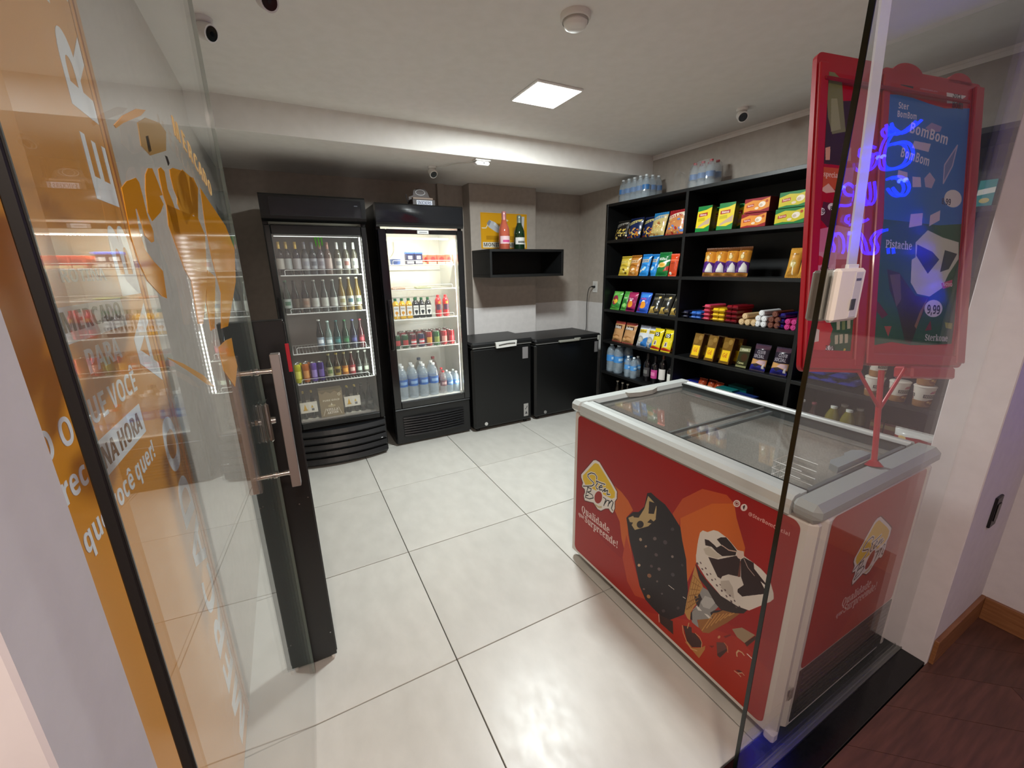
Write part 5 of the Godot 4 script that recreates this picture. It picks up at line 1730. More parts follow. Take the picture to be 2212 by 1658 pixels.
func bottle(called, label, at, kind, h, r, colours, group, face = 0.0):
	# colours: body, cap, label, label mark; kind picks the profile
	var o = thing(called, label, "bottle", at, face, group)
	var p = []
	var c = []
	var l0 = 0.1
	var l1 = 0.45
	var clear = false
	match kind:
		"longneck":
			p = [[0.0, 0.0], [0.92, 0.0], [1.0, 0.02], [1.0, 0.50], [0.93, 0.58], [0.72, 0.66], [0.52, 0.74], [0.43, 0.85], [0.42, 0.955], [0.0, 0.955]]
			c = [[0.46, 0.955], [0.46, 0.985], [0.40, 1.0], [0.0, 1.0]]
			l0 = 0.16
			l1 = 0.44
		"wine":
			p = [[0.0, 0.0], [0.94, 0.0], [1.0, 0.015], [1.0, 0.58], [0.93, 0.65], [0.66, 0.72], [0.42, 0.77], [0.37, 0.80], [0.37, 0.82], [0.0, 0.82]]
			c = [[0.39, 0.78], [0.39, 0.985], [0.35, 1.0], [0.0, 1.0]]
			l0 = 0.18
			l1 = 0.50
		"short":
			p = [[0.0, 0.0], [0.93, 0.0], [1.0, 0.025], [1.0, 0.52], [0.86, 0.62], [0.55, 0.70], [0.45, 0.80], [0.43, 0.95], [0.0, 0.95]]
			c = [[0.48, 0.93], [0.48, 0.985], [0.42, 1.0], [0.0, 1.0]]
			l0 = 0.10
			l1 = 0.46
		"water":
			p = [[0.0, 0.02], [0.55, 0.0], [0.85, 0.0], [0.97, 0.03], [0.96, 0.09], [1.0, 0.13], [0.95, 0.17], [1.0, 0.21], [0.95, 0.25], [1.0, 0.29], [0.95, 0.33], [0.99, 0.36], [0.99, 0.62], [1.0, 0.66], [0.93, 0.74], [0.72, 0.84], [0.42, 0.90], [0.34, 0.92], [0.34, 0.945], [0.0, 0.945]]
			c = [[0.37, 0.935], [0.38, 0.99], [0.34, 1.0], [0.0, 1.0]]
			l0 = 0.38
			l1 = 0.60
			clear = true
		"soda":
			p = [[0.0, 0.01], [0.7, 0.0], [0.95, 0.04], [1.0, 0.12], [0.92, 0.30], [1.0, 0.52], [0.98, 0.66], [0.70, 0.82], [0.40, 0.90], [0.36, 0.94], [0.0, 0.94]]
			c = [[0.40, 0.93], [0.40, 0.99], [0.36, 1.0], [0.0, 1.0]]
			l0 = 0.34
			l1 = 0.58
			clear = true
	var bp = []
	for q in p:
		bp.append([q[0] * r, q[1] * h])
	var cp = []
	for q in c:
		cp.append([q[0] * r, q[1] * h])
	var n = 18
	var bm = clear_sheet(colours[0], 0.22, 0.04) if clear else paint(colours[0], 0.08, 0.0, 0.5)
	put("body", turned("bt_%s_%s_%s" % [kind, h, r], bp, n), bm, o)
	put("cap", turned("bc_%s_%s_%s" % [kind, h, r], cp, 14), paint(colours[1], 0.35, 0.3 if not clear else 0.0), o)
	if clear and kind == "water":
		# the water itself
		var wp = []
		for q in p:
			if q[1] < 0.86:
				wp.append([q[0] * r * 0.94, 0.003 + q[1] * h])
		wp.append([0.0, 0.85 * h])
		put("water", turned("bw_%s_%s_%s" % [kind, h, r], wp, n), clear_sheet("9db8c8", 0.12, 0.0), o)
	if colours.size() > 2 and colours[2] != "":
		var key = "bl_%s_%s_%s" % [kind, h, r]
		if not meshes.has(key):
			var st = start()
			var rr = r * (0.995 if clear else 1.0) + 0.0006
			if clear:
				lathe(st, [[rr, l0 * h], [rr, l1 * h]], n)
			else:
				lathe(st, [[rr, l0 * h], [rr, l1 * h]], 12, Vector3.ZERO, -1.3, 1.3)
			meshes[key] = st.commit()
		var lb = put("label", meshes[key], paint(colours[2], 0.5), o)
		if colours.size() > 3 and colours[3] != "":
			var key2 = key + "_mark"
			if not meshes.has(key2):
				var st = start()
				var rr = r + 0.0012
				lathe(st, [[rr, lerp(l0, l1, 0.3) * h], [rr, lerp(l0, l1, 0.72) * h]], 8, Vector3.ZERO, -0.7, 0.7)
				meshes[key2] = st.commit()
			put("label_mark", meshes[key2], paint(colours[3], 0.5), lb)
	return o


func can(label, at, h, r, colours, group):
	var o = thing("drink_can", label, "can", at, 0.0, group)
	put("body", turned("can_%s_%s" % [h, r], [[0.0, 0.004], [0.78 * r, 0.0], [r, 0.012], [r, h - 0.014], [0.83 * r, h - 0.003]], 20), paint(colours[0], 0.25, 0.4), o)
	put("lid", turned("canlid_%s_%s" % [h, r], [[0.83 * r, h - 0.003], [0.85 * r, h], [0.80 * r, h - 0.001], [0.78 * r, h - 0.005], [0.0, h - 0.005]], 18), paint("b8bab8", 0.25, 0.9), o)
	if colours.size() > 1:
		var key = "canmark_%s_%s" % [h, r]
		if not meshes.has(key):
			var st = start()
			lathe(st, [[r + 0.0004, h * 0.24], [r + 0.0004, h * 0.62]], 10, Vector3.ZERO, -0.8, 0.8)
			meshes[key] = st.commit()
		put("mark", meshes[key], paint(colours[1], 0.35), o)
	if colours.size() > 2:
		var key3 = "canband_%s_%s" % [h, r]
		if not meshes.has(key3):
			var st = start()
			lathe(st, [[r + 0.0008, h * 0.36], [r + 0.0008, h * 0.50]], 10, Vector3.ZERO, -0.8, 0.8)
			meshes[key3] = st.commit()
		put("band", meshes[key3], paint(colours[2], 0.35), o)
	return o


func bag_mesh(w, h, t, seed_n):
	# a filled pillow bag: front faces +z, crimped at both ends
	var key = "bag_%s_%s_%s_%s" % [w, h, t, seed_n]
	if meshes.has(key):
		return meshes[key]
	var nu = 10
	var nv = 14
	var r := RandomNumberGenerator.new()
	r.seed = 100 + seed_n
	var ph = [r.randf() * TAU, r.randf() * TAU, r.randf() * TAU]
	var f = func(u, v, side):
		var crimp = smoothstep(0.0, 0.13, v) * smoothstep(0.0, 0.13, 1.0 - v)
		var full = pow(max(0.0, 1.0 - pow(abs(2.0 * u - 1.0), 2.6)), 0.7)
		var wr = 1.0 + 0.10 * sin(9.0 * u + ph[0] + 5.0 * v) * sin(7.0 * v + ph[1]) + 0.06 * sin(21.0 * v + 4.0 * u + ph[2])
		var zz = (t * 0.5 * crimp * full * wr + 0.0008) * side
		var pinch = 1.0 - 0.05 * crimp * (1.0 - pow(2.0 * v - 1.0, 2.0))
		var zig = 0.0
		if v > 0.99 or v < 0.01:
			zig = 0.0
		return Vector3((u - 0.5) * w * pinch, v * h + zig, zz)
	var st = start()
	for side in [1.0, -1.0]:
		for i in nu:
			for j in nv:
				var u0 = float(i) / nu
				var u1 = float(i + 1) / nu
				var v0 = float(j) / nv
				var v1 = float(j + 1) / nv
				var a = f.call(u0, v0, side)
				var b = f.call(u1, v0, side)
				var c = f.call(u1, v1, side)
				var d = f.call(u0, v1, side)
				var ua = Vector2(u0, 1 - v0)
				var ub = Vector2(u1, 1 - v0)
				var uc = Vector2(u1, 1 - v1)
				var ud = Vector2(u0, 1 - v1)
				if side > 0:
					tri(st, a, b, c, null, ua, ub, uc)
					tri(st, a, c, d, null, ua, uc, ud)
				else:
					tri(st, a, c, b, null, ua, uc, ub)
					tri(st, a, d, c, null, ua, ud, uc)
	st.index()
	st.generate_normals()
	meshes[key] = st.commit()
	return meshes[key]


func seal_mesh(w, h):
	# toothed crimp strip across the top of a bag
	var key = "seal_%s_%s" % [w, h]
	if not meshes.has(key):
		var st = start()
		var n = 14
		for s in [1.0, -1.0]:
			for k in n:
				var x0 = -w / 2 + w * k / n
				var x1 = -w / 2 + w * (k + 1) / n
				var za = 0.0012 if k % 2 == 0 else -0.0012
				var q = [Vector3(x0, 0, za + s * 0.0004), Vector3(x1, 0, -za + s * 0.0004), Vector3(x1, h, -za + s * 0.0004), Vector3(x0, h, za + s * 0.0004)]
				if s > 0:
					quad(st, q[0], q[1], q[2], q[3])
				else:
					quad(st, q[3], q[2], q[1], q[0])
		meshes[key] = st.commit()
	return meshes[key]


func bag(label, at, w, h, t, print_mat, seal_hex, lean, group, called = "snack_bag", face = -90.0, category = "bag"):
	var sway = (hash(label) % 9) - 4.0 if lean < 60 else 0.0
	var o = thing(called, label, category, at, face + sway, group)
	o.rotate_object_local(Vector3.RIGHT, deg_to_rad(-lean - sway * 0.5))
	put("pouch", bag_mesh(w, h - 0.016, t, hash(label) % 5), print_mat, o, Vector3(0, 0.008, 0))
	put("top_seal", seal_mesh(w * 0.99, 0.010), paint(seal_hex, 0.3, 0.2), o, Vector3(0, h - 0.009, 0))
	put("bottom_seal", seal_mesh(w * 0.99, 0.009), paint(seal_hex, 0.3, 0.2), o, Vector3(0, 0.0, 0))
	return o


func carton(called, label, at, w, h, d, print_mat, side_hex, lean, group, face = -90.0, category = "box"):
	var o = thing(called, label, category, at, face, group)
	if lean != 0.0:
		o.rotate_object_local(Vector3.RIGHT, deg_to_rad(-lean))
	put("carton", block(Vector3(w, h, d), 0.0015), paint(side_hex, 0.4), o)
	put("front_print", card(w - 0.003, h - 0.003), print_mat, o, Vector3(0, 0.0015, d / 2 + 0.0006))
	return o


# ------------------------------------------------------------------ goods: what is in the fridges
func build_fridge_goods():
	var g = "bottles on the top shelf of the bottle fridge"
	var z = -0.80
	var y = 1.578
	var top = [["241f1c", "c9a850", "d8d4c8", "", "dark wine bottle with gold capsule, nearest the door hinge side"], ["2c2a24", "b89c58", "bfc4c0", "", "dark wine bottle with dull gold capsule and grey label"], ["2a2624", "c8a650", "c8c4c6", "", "wine bottle with gold capsule and pinkish label"], ["6c6e72", "8c8c90", "c9cbd0", "8a8c94", "silvery clear spirit bottle with broad pale label"], ["585a60", "787a80", "b8bac0", "5c5e66", "smoky clear bottle behind the green emblem"], ["7c7076", "a07068", "c0bcc2", "7a767e", "silvery bottle with reddish cap beside the clear pink one"], ["a08074", "a87c6c", "d0b8b0", "", "pale pink bottle with long neck on the top shelf"], ["8a806c", "e4e6e2", "ece8e2", "8a8a8a", "white capped wine bottle with pale badge, farthest from the LED strip"], ["8a806c", "e4e6e2", "ece6e0", "9a6a64", "white capped wine bottle in the middle of its three"], ["8a806c", "eef0ec", "ece8e2", "8a8a8a", "white capped wine bottle next to the LED strip"]]
	var xs = [-0.425, -0.375, -0.312, -0.25, -0.195, -0.14, -0.085, -0.014, 0.049, 0.112]
	for k in 10:
		var q = top[k]
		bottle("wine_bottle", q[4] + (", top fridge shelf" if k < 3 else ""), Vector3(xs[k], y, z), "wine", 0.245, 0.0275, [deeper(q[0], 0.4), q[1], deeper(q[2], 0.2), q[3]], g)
	y = 1.288
	var second = [["0c3a24", "2a5a3c", "c4d4cc", "3c6a50", "dark green beer bottle at the hinge end of the second shelf"], ["1c1814", "302820", "5c5040", "", "dark brown beer bottle with brown label on the second shelf"], ["2a2420", "3c3028", "b09a88", "8a6a58", "dark beer bottle with broad tan label on the second shelf"], ["70726c", "a8aaa4", "dcdcd4", "a8a8a0", "clear long neck bottle with white label, first of three"], ["6c6e6a", "a8aaa4", "dcdcd4", "a8a8a0", "clear long neck bottle with white label, second of three"], ["686a66", "a8aaa4", "dcdcd6", "a8a8a0", "clear long neck bottle with white label, third of three"], ["a8842c", "d4ccb4", "dcd8c8", "8a8058", "golden beer bottle, farthest of its three from the LED strip"], ["ac882e", "d4ccb4", "dcd8c8", "3c5a64", "golden beer bottle with blue mark, middle of its three"], ["b08c34", "d8d0bc", "dcd8cc", "5c6a5c", "golden beer bottle next to the LED strip on the second shelf"]]
	xs = [-0.419, -0.360, -0.289, -0.219, -0.149, -0.080, -0.018, 0.045, 0.107]
	for k in 9:
		var q = second[k]
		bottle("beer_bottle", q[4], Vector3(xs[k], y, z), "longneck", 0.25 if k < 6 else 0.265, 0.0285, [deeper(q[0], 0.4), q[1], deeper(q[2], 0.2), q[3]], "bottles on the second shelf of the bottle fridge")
	y = 0.970
	var third = [["1c1a1c", "c8ccc8", "a8bcd0", "dce4ea", "dark bottle with pale blue label on the third shelf"], ["a8c4bc", "b8d0c8", "b0cdd0", "d8e4e4", "frosted pale teal bottle on the third shelf"], ["10403c", "2c5c58", "1c5c5c", "3c7c7c", "dark teal bottle on the third shelf"], ["0e4020", "2a6a38", "165030", "2e7040", "dark green bottle on the third shelf"], ["22203c", "5c5c90", "2c2c54", "44447c", "dark indigo bottle on the third shelf"], ["5c1420", "a84450", "701c28", "9a3440", "dark red bottle next to the LED strip on the third shelf"]]
	xs = [-0.222, -0.158, -0.093, -0.027, 0.036, 0.097]
	for k in 6:
		var q = third[k]
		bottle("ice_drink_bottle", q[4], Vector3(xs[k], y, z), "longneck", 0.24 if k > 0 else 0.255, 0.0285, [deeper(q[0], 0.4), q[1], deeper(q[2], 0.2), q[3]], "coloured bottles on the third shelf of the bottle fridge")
	y = 0.720
	var cans = [["c8c81c", "e0e060", "yellow energy drink can on the fourth shelf"], ["c06a28", "d89858", "orange energy drink can on the fourth shelf"], ["6a50a8", "9a88c8", "lilac energy drink can on the fourth shelf"], ["3a2470", "6a58a0", "deep violet energy drink can on the fourth shelf"]]
	xs = [-0.425, -0.365, -0.305, -0.252]
	for k in 4:
		can(cans[k][2], Vector3(xs[k], y, z), 0.158, 0.0265, [cans[k][0], cans[k][1]], "energy drink cans in the bottle fridge")
	for k in 2:
		can(["yellow energy drink can behind the front yellow one", "orange energy drink can behind the front orange one"][k], Vector3(xs[k] + 0.012, y, z - 0.06), 0.158, 0.0265, [cans[k][0], cans[k][1]], "energy drink cans in the bottle fridge")
	var shorts = [["4a4a20", "a8a070", "d0d0a4", "5a7040", "small bottle with pale green label on the fourth shelf"], ["5a3c14", "b09a50", "b89c40", "3c2c14", "small amber bottle with gold label on the fourth shelf"], ["5a4420", "a09060", "c87820", "e0a040", "small bottle with orange label on the fourth shelf"], ["6a1c1c", "a8a090", "a82c34", "d8b0a8", "small bottle with red label on the fourth shelf"], ["4c4a44", "a8a8a0", "50504c", "a8b8b0", "small dark clear bottle on the fourth shelf"], ["6c6862", "b8b8b0", "6c6860", "b0b8a8", "small clear bottle next to the LED strip on the fourth shelf"]]
	xs = [-0.183, -0.121, -0.060, -0.002, 0.057, 0.115]
	for k in 6:
		var q = shorts[k]
		bottle("small_beer_bottle", q[4], Vector3(xs[k], y, z - 0.03), "short", 0.215, 0.027, [deeper(q[0], 0.4), q[1], deeper(q[2], 0.2), q[3]], "small bottles on the fourth shelf of the bottle fridge")
	# fridge floor: two white and yellow bottle carriers, a gold beer carton, dark bottles
	y = 0.402
	for q in [[-0.385, "white and yellow bottle carrier at the hinge end of the fridge floor"], [-0.040, "white and yellow bottle carrier beside the gold carton"]]:
		var o = thing("bottle_carrier", q[1], "bottle carrier", Vector3(q[0], y, -0.80), 0.0, "bottle carriers on the fridge floor")
		var a = Art.new(0, 0, 130, 90, 1.0, "d8d4c4")
		a.poly([0, 0, 65, 0, 65, 90, 30, 80, 0, 60], "dcd8c8")
		a.poly([65, 0, 130, 0, 130, 62, 65, 90], "e2dfd2")
		a.poly([22, 20, 50, 20, 36, 78], "d8a828")
		a.poly([80, 40, 100, 40, 90, 66], "c8a840")
		a.rect(84, 14, 104, 34, "70706c")
		a.text("BEER", 20, 18, 36, 10, "a8842c")
		put("front_print", card(0.128, 0.088), printed("carrier_print", a.img, 0.5), o, Vector3(0, 0.062, 0.0362))
		put("carrier", slabs([[Vector3(-0.065, 0.06, -0.036), Vector3(0.065, 0.152, -0.034)], [Vector3(-0.065, 0.06, 0.034), Vector3(0.065, 0.152, 0.036)], [Vector3(-0.065, 0.06, -0.034), Vector3(-0.063, 0.14, 0.034)], [Vector3(0.063, 0.06, -0.034), Vector3(0.065, 0.14, 0.034)], [Vector3(-0.063, 0.0, -0.034), Vector3(0.063, 0.003, 0.034)]]), paint("d4d0c0", 0.5), o)
		for k in 4:
			var bx = -0.0315 if k % 2 == 0 else 0.0315
			var bz = -0.0165 if k < 2 else 0.0165
			put("bottle", turned("carrier_bottle", [[0.0, 0.004], [0.015, 0.004], [0.0162, 0.010], [0.0162, 0.15], [0.010, 0.19], [0.0075, 0.215], [0.0075, 0.235], [0.0, 0.236]], 12), paint("20180f", 0.1, 0.0, 0.4), o, Vector3(bx, 0, bz))
			put("cap", turned("carrier_cap", [[0.0088, 0.228], [0.0088, 0.237], [0.0, 0.239]], 10), paint("c8a838" if k < 2 else "a09050", 0.35, 0.5), o, Vector3(bx, 0, bz))
	var a = Art.new(0, 0, 190, 235, 1.6, "8a7a5c")
	a.poly([0, 225, 30, 205, 60, 225, 95, 205, 130, 225, 160, 205, 190, 225, 190, 235, 0, 235], "6c5e44")
	a.oval(165, 190, 12, 0, 0, 12, "d8d0b8")
	a.oval(165, 190, 8, 0, 0, 8, "8a7a5c")
	a.text("PURE GOLD", 28, 138, 136, 14, "d8d0ba")
	a.oval(95, 95, 32, 0, 0, 12, "b0a07c")
	a.poly([88, 100, 95, 124, 102, 100], "e0d8c4")
	a.text("STELLA", 48, 50, 96, 22, "eee8dc", true)
	a.text("ARTOIS", 50, 24, 92, 20, "eee8dc", true)
	a.stroke([20, 15, 44, 75], 4, "d8d0ba")
	a.stroke([170, 15, 148, 75], 4, "d8d0ba")
	carton("beer_carton", "gold brown beer carton with white lettering on the fridge floor", Vector3(-0.21, y, -0.81), 0.185, 0.235, 0.11, printed("beer_carton_print", a.img, 0.35), "6a5c44", 0.0, "", 0.0)
	for k in 4:
		bottle("beer_bottle", ["dark beer bottle in the corner of the fridge floor, first from the carrier", "dark beer bottle in the corner of the fridge floor, second from the carrier", "dark beer bottle with grey label on the fridge floor", "dark beer bottle on the fridge floor under the LED strip"][k], Vector3(0.045 + (k % 2) * 0.065 + (k / 2) * 0.01, y, -0.80 - (k / 2) * 0.065), "longneck", 0.23, 0.0285, ["16130f", "3c3830", "3a3834", ["5c5a54", "70706c", "807e78", "504e4a"][k]], "dark bottles on the fridge floor")

	# ---- the second fridge
	y = 1.646
	z = -0.86
	var tub = thing("food_tub", "flat white and blue tub on the top shelf of the can fridge", "tub", Vector3(0.458, y, z))
	put("tub", turned("tub_body", [[0.0, 0.0], [0.040, 0.0], [0.046, 0.046]], 20), paint("4a68a8", 0.4), tub)
	put("lid", turned("tub_lid", [[0.046, 0.046], [0.049, 0.046], [0.049, 0.055], [0.0, 0.055]], 20), paint("e8eaec", 0.4), tub)
	for k in 2:
		var t = thing("dessert_pot_pack", ["dark blue pot pack with blue lid, hinge side of the pair", "dark blue pot pack with blue lid, beside the red packs"][k], "pot pack", Vector3(0.584 + k * 0.076, y, z), 0.0, "blue pot packs in the can fridge")
		put("pack", block(Vector3(0.070, 0.088, 0.06), 0.003), paint("232a4c", 0.35), t)
		put("lid", slab(Vector3(-0.037, 0.088, -0.032), Vector3(0.037, 0.108, 0.032), 0.004), paint("3a5cc8", 0.35), t)
		put("front_mark", slab(Vector3(-0.018, 0.046, 0.03), Vector3(0.018, 0.074, 0.0308)), paint("d4d8e0", 0.4), t)
		put("base_mark", slab(Vector3(-0.030, 0.008, 0.03), Vector3(0.030, 0.028, 0.0308)), paint("c8ccd0", 0.4), t)
	for k in 4:
		var t = thing("dessert_pot_pack", ["red striped pot pack lying behind the blue packs", "red pot pack, first beside the blue packs", "red pot pack, middle of the front three", "red pot pack next to the bright fridge wall"][k], "pot pack", Vector3([0.748, 0.785, 0.868, 0.944][k], y, z - (0.075 if k == 0 else 0.0)), 0.0, "red pot packs in the can fridge")
		put("pack", block(Vector3(0.076, 0.084, 0.06), 0.003), paint("c4503c", 0.35), t)
		put("front_mark", turned("round_mark", [[0.0, 0.0], [0.022, 0.0], [0.022, 0.001], [0.0, 0.001]], 16), paint("8c2420", 0.4), t, Vector3(0.004, 0.044, 0.030), Vector3(90, 0, 0))
		put("base_mark", slab(Vector3(-0.036, 0.004, 0.03), Vector3(0.036, 0.022, 0.0306)), paint("d8c49c", 0.4), t)
	y = 1.436
	for k in 2:
		var t = thing("sliced_food_pack", ["flat reddish food pack lying on the second can fridge shelf", "flat green food pack lying on the second can fridge shelf"][k], "food pack", Vector3([0.46, 0.70][k], y, z - 0.05), [8.0, -6.0][k])
		put("pack", block(Vector3([0.12, 0.14][k], 0.014, 0.12), 0.004), paint(["c8a08c", "b0b888"][k], 0.35), t)
		put("sticker", slab(Vector3(-0.04, 0.014, -0.03), Vector3(0.04, 0.0148, 0.04)), paint(["b85040", "8a9a50"][k], 0.4), t)
	y = 1.176
	for k in 7:
		var yellow = k < 3
		var t = thing("juice_bottle", "%s juice bottle with white label and green cap, %s from the hinge side" % ["yellow" if yellow else "dark purple", ORD[k % 3 if yellow else k - 3]], "bottle", Vector3([0.425, 0.483, 0.543, 0.603, 0.662, 0.722, 0.63][k], y, z - (0.075 if k == 6 else 0.0)), 0.0, "juice bottles in the can fridge")
		if k == 6:
			t.set_meta("label", "dark purple juice bottle standing behind the front row")
		put("body", juice_mesh(), paint("d8a81c" if yellow else "18161c", 0.2, 0.0, 0.3), t)
		var lb = put("label", card(0.046, 0.088), printed("juice_%s" % yellow, juice_art(yellow), 0.5), t, Vector3(0, 0.026, 0.0262))
		put("cap", turned("juice_cap", [[0.013, 0.160], [0.0135, 0.162], [0.0135, 0.182], [0.0, 0.183]], 14), paint("1c6a3c", 0.4), t)
	for k in 2:
		var t = thing("soft_drink_bottle", ["red soft drink bottle beside the purple juice", "red soft drink bottle nearest the bright fridge wall"][k], "bottle", Vector3(0.820 + k * 0.073, y, z), 0.0, "red bottles in the can fridge")
		put("body", turned("red_bottle", [[0.0, 0.0], [0.026, 0.0], [0.030, 0.012], [0.030, 0.06], [0.027, 0.085], [0.030, 0.12], [0.028, 0.150], [0.018, 0.172], [0.013, 0.178], [0.0, 0.178]], 18), paint("c01c24", 0.2, 0.0, 0.4), t)
		put("cap", turned("red_cap", [[0.0145, 0.176], [0.0150, 0.196], [0.0, 0.198]], 14), paint("d02830", 0.35), t)
		var st = start()
		lathe(st, [[0.0304, 0.062], [0.0292, 0.085], [0.0304, 0.112]], 10, Vector3.ZERO, -0.9, 0.9)
		put("label", st.commit(), paint("4a2440", 0.4), t)
		st = start()
		lathe(st, [[0.0308, 0.118], [0.0300, 0.140]], 8, Vector3.ZERO, -0.3, 0.5)
		put("label_mark", st.commit(), paint("d89030", 0.4), t)
	y = 0.908
	var row = [["1c4a2c", "a82c30", "green can with red mark"], ["24502c", "a82c2c", "green can with red band"], ["5a1c2c", "b82430", "dark red cola can with round badge", "dcd4d4"], ["28244c", "b02838", "dark blue cola can with round badge", "d8d0d4"], ["8c1c1c", "c89030", "red can with gold lettering"], ["2c5c34", "7a8c3c", "green guarana style can"], ["a01c28", "c88880", "red can with pale lettering"], ["8c1420", "a02430", "plain red can next to the bright wall"]]
	xs = [0.412, 0.485, 0.560, 0.636, 0.710, 0.783, 0.857, 0.930]
	for d in 3:
		for k in 8:
			if d > 0 and k < 1:
				continue
			var q = row[k]
			var cols = [q[0], q[1]] if q.size() < 4 else [q[0], q[1], q[3]]
			if d > 0:
				cols = [["7a1c1c", "701820", "801c24", "6a1a1e"][(k + d) % 4], "8c2c2c"]
			can("%s, %s" % [q[2], "front row of the fourth shelf"] if d == 0 else "red can in the %s row of the fourth shelf, %s from the bright wall" % [ORD[d], ORD[7 - k]], Vector3(xs[k], y, z - 0.005 - d * 0.078), 0.135 if k > 3 or d > 0 else 0.122, 0.0335, cols, "cans on the fourth shelf of the can fridge")
	y = 0.424
	for d in 2:
		for k in 4:
			bottle("water_bottle", "large water bottle, %s row of the fridge floor, %s from the hinge side" % ["front" if d == 0 else "back", ORD[k]], Vector3(0.432 + k * 0.100 + d * 0.012, y, z - 0.01 - d * 0.11), "water", 0.315, 0.047, ["c4d8e8", "e8eef0", "2c64b4", "8cb0dc"], "large water bottles in the can fridge")
	bottle("soda_bottle", "small clear bottle with red cap on the fridge floor", Vector3(0.826, y, z), "soda", 0.225, 0.033, ["d0d4d8", "c42430", "7a4a58", "c8a8a8"], "small bottles on the can fridge floor")
	bottle("soda_bottle", "small red capped bottle behind the front one", Vector3(0.838, y, z - 0.09), "soda", 0.235, 0.033, ["a02c38", "c42430", "8c2430", ""], "small bottles on the can fridge floor")
	for d in 2:
		for k in 2:
			bottle("water_bottle", "small water bottle, %s row, %s" % ["front" if d == 0 else "back", "beside the red capped bottle" if k == 0 else "next to the fridge wall"], Vector3(0.892 + k * 0.068, y, z - d * 0.085), "water", 0.205, 0.0315, ["bcd4e8", "dce6ea", "4a80c4", "a8c4e0"], "small water bottles in the can fridge")
	bottle("soda_bottle", "tall dark red bottle at the back of the fridge floor", Vector3(0.80, y, z - 0.22), "soda", 0.33, 0.045, ["6a1c28", "8c2430", "7a2030", ""], "bottles at the back of the can fridge")
	bottle("soda_bottle", "tall dark blue bottle at the back of the fridge floor", Vector3(0.66, y, z - 0.24), "soda", 0.33, 0.045, ["20304c", "28406c", "283c6c", ""], "bottles at the back of the can fridge")


func juice_mesh():
	if not meshes.has("juice"):
		var st = start()
		box(st, Vector3(-0.026, 0.0, -0.026), Vector3(0.026, 0.130, 0.026), 0.006)
		lathe(st, [[0.030, 0.127], [0.024, 0.143], [0.0125, 0.157], [0.0125, 0.166]], 12)
		meshes["juice"] = st.commit()
	return meshes["juice"]


func juice_art(yellow):
	var a = Art.new(0, 0, 46, 88, 2.4, "e6e6e2")
	a.text("PURO", 5, 60, 36, 13, "4c4c48")
	if yellow:
		a.oval(24, 30, 14, 0, 0, 14, "d89428")
		a.poly([22, 18, 26, 18, 30, 2, 18, 2], "d8a030")
	else:
		a.poly([8, 40, 16, 46, 24, 48, 32, 46, 40, 40, 34, 22, 24, 4, 14, 22], "1c1c24")
	return a.img


# ------------------------------------------------------------------ goods: prints for the bags
func nut_print(key, ground, top, word, nuts, n, from_y, ink = "e8e4dc"):
	if mats.has(key):
		return mats[key]
	var r := RandomNumberGenerator.new()
	r.seed = hash(key) % 9999
	var a = Art.new(0, 0, 100, 120, 1.8, ground)
	a.poly([0, 92, 60, 100, 100, 112, 100, 120, 0, 120], top)
	a.poly([8, 74, 50, 84, 92, 98, 94, 112, 50, 102, 6, 92], ink)
	a.text(word, 14, 80, 70, 13, top, true, 0.1, 0.16)
	for k in n:
		var x = r.randf() * 100
		var y = r.randf() * from_y
		var t = r.randf() * PI
		var s = 5.0 + r.randf() * 5.0
		var c = Color(nuts[r.randi() % nuts.size()])
		a.oval(x, y, s * cos(t), s * sin(t), -s * 0.55 * sin(t), s * 0.55 * cos(t), c.darkened(0.35).to_html(false))
		a.oval(x - 0.6, y + 0.8, s * 0.85 * cos(t), s * 0.85 * sin(t), -s * 0.45 * sin(t), s * 0.45 * cos(t), c.to_html(false))
	return printed(key, a.img, 0.3, 0.3)


func snack_print(key, ground, band, word, ink, spot, spot2 = "", low = ""):
	if mats.has(key):
		return mats[key]
	var r := RandomNumberGenerator.new()
	r.seed = hash(key) % 9999
	var a = Art.new(0, 0, 100, 140, 1.6, ground)
	a.rect(0, 126, 100, 140, band)
	a.poly([0, 60, 40, 66, 100, 54, 100, 64, 50, 76, 0, 70], band)
	a.poly([12, 84, 88, 88, 90, 110, 12, 106], ink)
	a.text(word, 18, 89, 64, 15, band, false, 0.12, 0.04)
	if low != "":
		a.poly([0, 0, 100, 0, 100, 26, 60, 36, 0, 22], low)
	for k in 7:
		var x = 18 + r.randf() * 64
		var y = 10 + r.randf() * 40
		var s = 7 + r.randf() * 7
		a.oval(x, y, s, s * 0.3, -s * 0.2, s * 0.7, spot if k % 2 == 0 or spot2 == "" else spot2)
	return printed(key, a.img, 0.28, 0.3)


func mix_print(key, ground, words, patches):
	# free patches: [points..., colour]; words: [text, x, y, w, h, colour]
	if mats.has(key):
		return mats[key]
	var a = Art.new(0, 0, 100, 140, 1.8, ground)
	for p in patches:
		if p[0].size() == 4:
			a.oval(p[0][0], p[0][1], p[0][2], 0, 0, p[0][3], p[1])
		else:
			a.poly(p[0], p[1])
	for w in words:
		a.text(w[0], w[1], w[2], w[3], w[4], w[5], w.size() > 6)
	return printed(key, a.img, 0.3, 0.25)


